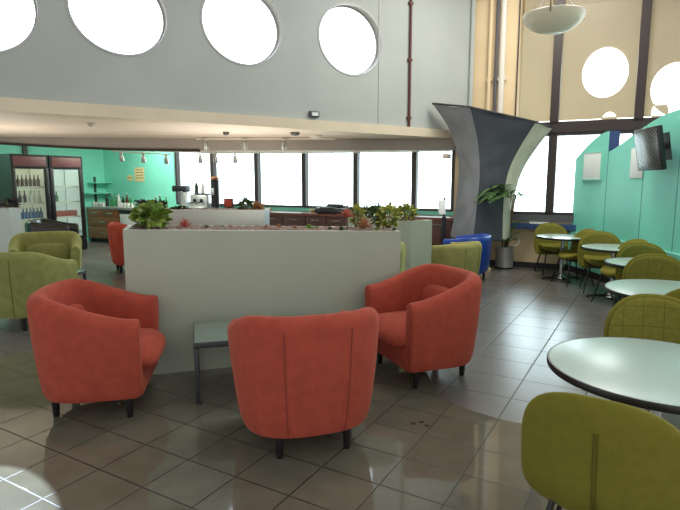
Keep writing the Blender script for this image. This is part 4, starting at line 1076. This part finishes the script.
# kiosk with tilted tablet
kp = gnd(443, 258); kp = at(443.5, 235, 9.35); kp.z = 0
root = empty('kiosk_stand', kp)
mb = MB(); mb.lathe([(0, 0), (.17, 0), (.17, .02), (.05, .035), (.045, .95), (.02, .97), (.02, 1.30), (0, 1.30)], n=20); mb.build('post', M['blackmetal'], root)
mb = MB(); mb.box((-.05, -.05, 1.13), (.12, .05, .26), .012, rot=Matrix.Rotation(R(-12), 4, 'X')); mb.build('tablet', M['white_paper'], root)
tag(root, 'black post with a pale tablet screen beside the fabric column', 'kiosk')
# papers on teal wall
def wall_sheet(px, py, w, h, label):
    p = onplane(px, py, WP(0, 0, .002), wn); root = empty('notice', p, WRZ)
    mb = MB(); mb.box((0, -.003, 0), (w, .006, h)); mb.build('sheet', M['paper'], root)
    mb = MB(); rnd = random.Random(int(px)); nl = max(1, int(h / .075))
    for k in range(nl):
        z = h / 2 - .06 - k * .07; x = -w * .34
        while x < w * .33:
            l = rnd.uniform(.02, .06); mb.box((x + l / 2, -.0068, z), (l, .002, .022)); x += l + .02
    mb.build('lettering', M['ink'], root)
    tag(root, label, 'notice')
wall_sheet(139.5, 174.5, .33, .36, 'cream notice sheet with rows of lettering on the teal wall')
wall_sheet(130, 178, .20, .14, 'small cream card left of the larger notice on the teal wall')
# wall shelf near the coolers
tt = lt(94.5, 185); z1, z2 = LP(0, 0).z, 0
root = empty('wall_shelf', LP(tt, 1.2), math.atan2(av.y, av.x)); root.rotation_euler = (0, 0, math.atan2(-av.y, -av.x))
mb = MB(); mb.box((0, .02, .12), (.05, .03, .72)); mb.build('upright', M['darkmetal'], root)
for z, w in ((.33, .55), (.06, .85)):
    mb = MB(); mb.box((-.05, .14, z), (w, .24, .025), .004); mb.build('shelf', M['teal'], root)
tag(root, 'narrow teal wall shelf with two boards between the coolers and the corner', 'shelf')

# ------------------------------------------------------------------ ceiling fittings
def spot(p, rz, label, m='spot', tilt=25):
    root = empty('track_spotlight', p, rz); mb = MB(); mb.box((0, 0, -.015), (.06, .04, .03)); mb.tube([(0, 0, -.02), (0, 0, -.07)], .008, 6); mb.build('mount', M['track'], root)
    mb = MB(); mt = Matrix.Translation((0, 0, -.09)) @ Matrix.Rotation(R(tilt), 4, 'X')
    mb.lathe([(0, .05), (.03, .045), (.042, .0), (.05, -.09), (.046, -.09), (.036, -.02), (0, -.02)], n=16, mat=mt); mb.build('lamp_head', M[m], root)
    mb = MB(); mb.lathe([(0, -.075), (.044, -.075), (.044, -.07), (0, -.07)], n=16, mat=mt); mb.build('lens', M['spot_lens'], root)
    return tag(root, label, 'spotlight', 'track spotlights')
def track(pts, label):
    mb = MB(); mb.tube(pts, .018, 6); tag(mb.build('lighting_track', M['track']), label, 'track')
tr1 = [gnd(px, 139.5, FZ - .02) for px in (198, 244, 290, 335)]
tr1 = [gnd(px, 138.8, FZ - .025) for px in (196, 244, 290, 335)]
track(tr1, 'pale lighting track under the soffit above the long planter')
for px, lab in ((205.5, 'spotlight at the left end of the soffit lighting track'), (244.5, 'second spotlight from the left on the soffit lighting track'), (283.5, 'third spotlight from the left on the soffit lighting track')):
    p = gnd(px, 138.8, FZ - .03); spot(p, .2, lab)
zt2 = 2.16
tr2 = [at(px, py, 11.2) for px, py in ((112, 151), (143, 153), (172, 154.5))]
mb = MB(); mb.tube(tr2, .011, 6)
for p in (tr2[0], tr2[-1]): mb.tube([p, p + Vector((0, 0, 2.95 - p.z))], .008, 6)
tag(mb.build('lighting_track', M['track']), 'pale lighting track hanging in front of the teal wall', 'track')
for px, py, lab in ((121, 151.6, 'first spotlight on the track before the teal wall'), (143, 153.0, 'second spotlight on the track before the teal wall'), (166, 154.2, 'third spotlight on the track before the teal wall')):
    spot(at(px, py, 11.2) - Vector((0, 0, .01)), .1, lab)
bz = [at(200, 154, 10.8).z] 
for px, lab in ((200, 'spotlight under the bulkhead in front of the first window'), (215.5, 'spotlight under the bulkhead in front of the first mullion'), (235, 'spotlight under the bulkhead in front of the second window')):
    zb = bk[5][2]; p = gnd(px, 153.8, zb - .001); spot(p, .1, lab)
p = at(446, 153, 9.7); root = empty('mounted_camera', p)
mb = MB(); mb.box((0, -.08, -.06), (.09, .2, .08), .015, rz=-.6); mb.build('body', M['track'], root)
mb = MB(); mb.tube([(0, 0, .0), (0, -.02, -.05)], .015, 8); mb.build('bracket', M['track'], root)
tag(root, 'small pale security camera under the bulkhead beside the fabric column', 'camera')
def disc(px, py, r_, name, label, cat, m='track', z=None):
    p = gnd(px, py, z or FZ); mb = MB(); mb.lathe([(0, 0), (r_, 0), (r_, -.02), (r_ * .7, -.045), (0, -.05)], n=20); o = mb.build(name, M[m]); o.location = p; tag(o, label, cat)
disc(91, 123, .045, 'soffit_dome', 'small smoke detector on the soffit towards the left', 'detector')
disc(226, 132, .05, 'soffit_dome', 'small smoke detector on the soffit above the middle windows', 'detector', 'sill')
disc(295, 132.5, .075, 'soffit_dome', 'dark round dome on the soffit left of the flush light', 'dome', 'sill')
disc(316, 135.5, .11, 'flush_light', 'flat round flush light at the right end of the soffit', 'light', 'pipe')
s_, z_ = us(313, 114.5); root = empty('wall_sensor', UP(s_, z_, 0), math.atan2(uv.y, uv.x))
mb = MB(); mb.box((0, -.03, 0), (.16, .06, .09), .008); mb.build('housing', M['sill'], root); mb = MB(); mb.box((0, -.062, 0), (.11, .01, .05)); mb.build('face', M['white_paper'], root)
tag(root, 'small dark boxed sensor near the bottom of the pale upper wall', 'sensor')

# crumbs on the floor
for i, (px, py) in enumerate(((413.5, 424), (421.5, 422.5), (427, 426))):
    mb = MB(); mb.pad(.016, .012, .008, lambda x, y, w: (x, y, .0045 + w), rings=4, n=14); o = mb.build('crumb', M['blackmetal']); o.location = gnd(px, py); o.location.z = .001
    tag(o, 'small dark crumb on the floor tiles in front of the facing coral armchair', 'crumb', 'crumbs on the floor')

# ------------------------------------------------------------------ added fill lights and floor spot
area('bar_fill_light', (-4.2, 12.6, 2.86), (-4.2, 12.6, 0), 1.6, 90, (1, .95, .86))  # unseen fill lights added to brighten the bar, no fittings there
area('bar_fill_light', (-7.4, 10.2, 2.86), (-7.0, 10.4, 0), 1.4, 70, (1, .95, .86))
area('side_fill_light', (2.9, 7.6, 5.2), (3.0, 8.2, 0), 1.5, 130, (1, .95, .86))  # added fill for the cafe chairs and tan wall, no fixture modelled
area('hall_fill_light', (1.0, 5.5, 6.9), (1.0, 5.5, 0), 3.0, 90, (1, .96, .9))  # added overhead fill for the hall, out of view
area('soffit_fill_light', (-1.6, 8.4, .75), (-1.6, 8.4, 3), 1.2, 45, (1, .92, .80))  # hidden lights added low down to brighten the soffit from below
area('soffit_fill_light', (-5.2, 7.9, .95), (-5.0, 7.6, 3), 1.0, 30, (1, .92, .80))
sp = bpy.data.lights.new('sun_patch_spot', 'SPOT'); sp.energy = 6000; sp.spot_size = R(8.0); sp.spot_blend = .06; sp.shadow_soft_size = .02; sp.color = (.72, .86, 1)  # spot added outside the first porthole, stands in for sun on the floor
so = bpy.data.objects.new('sun_patch_spot', sp); COL.objects.link(so)
tgt = gnd(-42, 534); so.location = UP(holes[0][0], holes[0][1], -.5)
so.rotation_euler = (tgt - so.location).to_track_quat('-Z', 'Y').to_euler()

SC.view_settings.view_transform = 'Standard'; SC.view_settings.look = 'None'; SC.view_settings.exposure = 0; SC.view_settings.gamma = 1
SC.cycles.use_denoising = True
SC.cycles.max_bounces = 8; SC.cycles.diffuse_bounces = 4

sun = bpy.data.lights.new('sun', 'SUN'); sun.energy = 1.7; sun.angle = R(26); sun.color = (.76, .88, 1)
su = bpy.data.objects.new('sun', sun); COL.objects.link(su); su.location = (6, 16, 9)
su.rotation_euler = Vector((-.42, -.90, -.45)).to_track_quat('-Z', 'Y').to_euler()
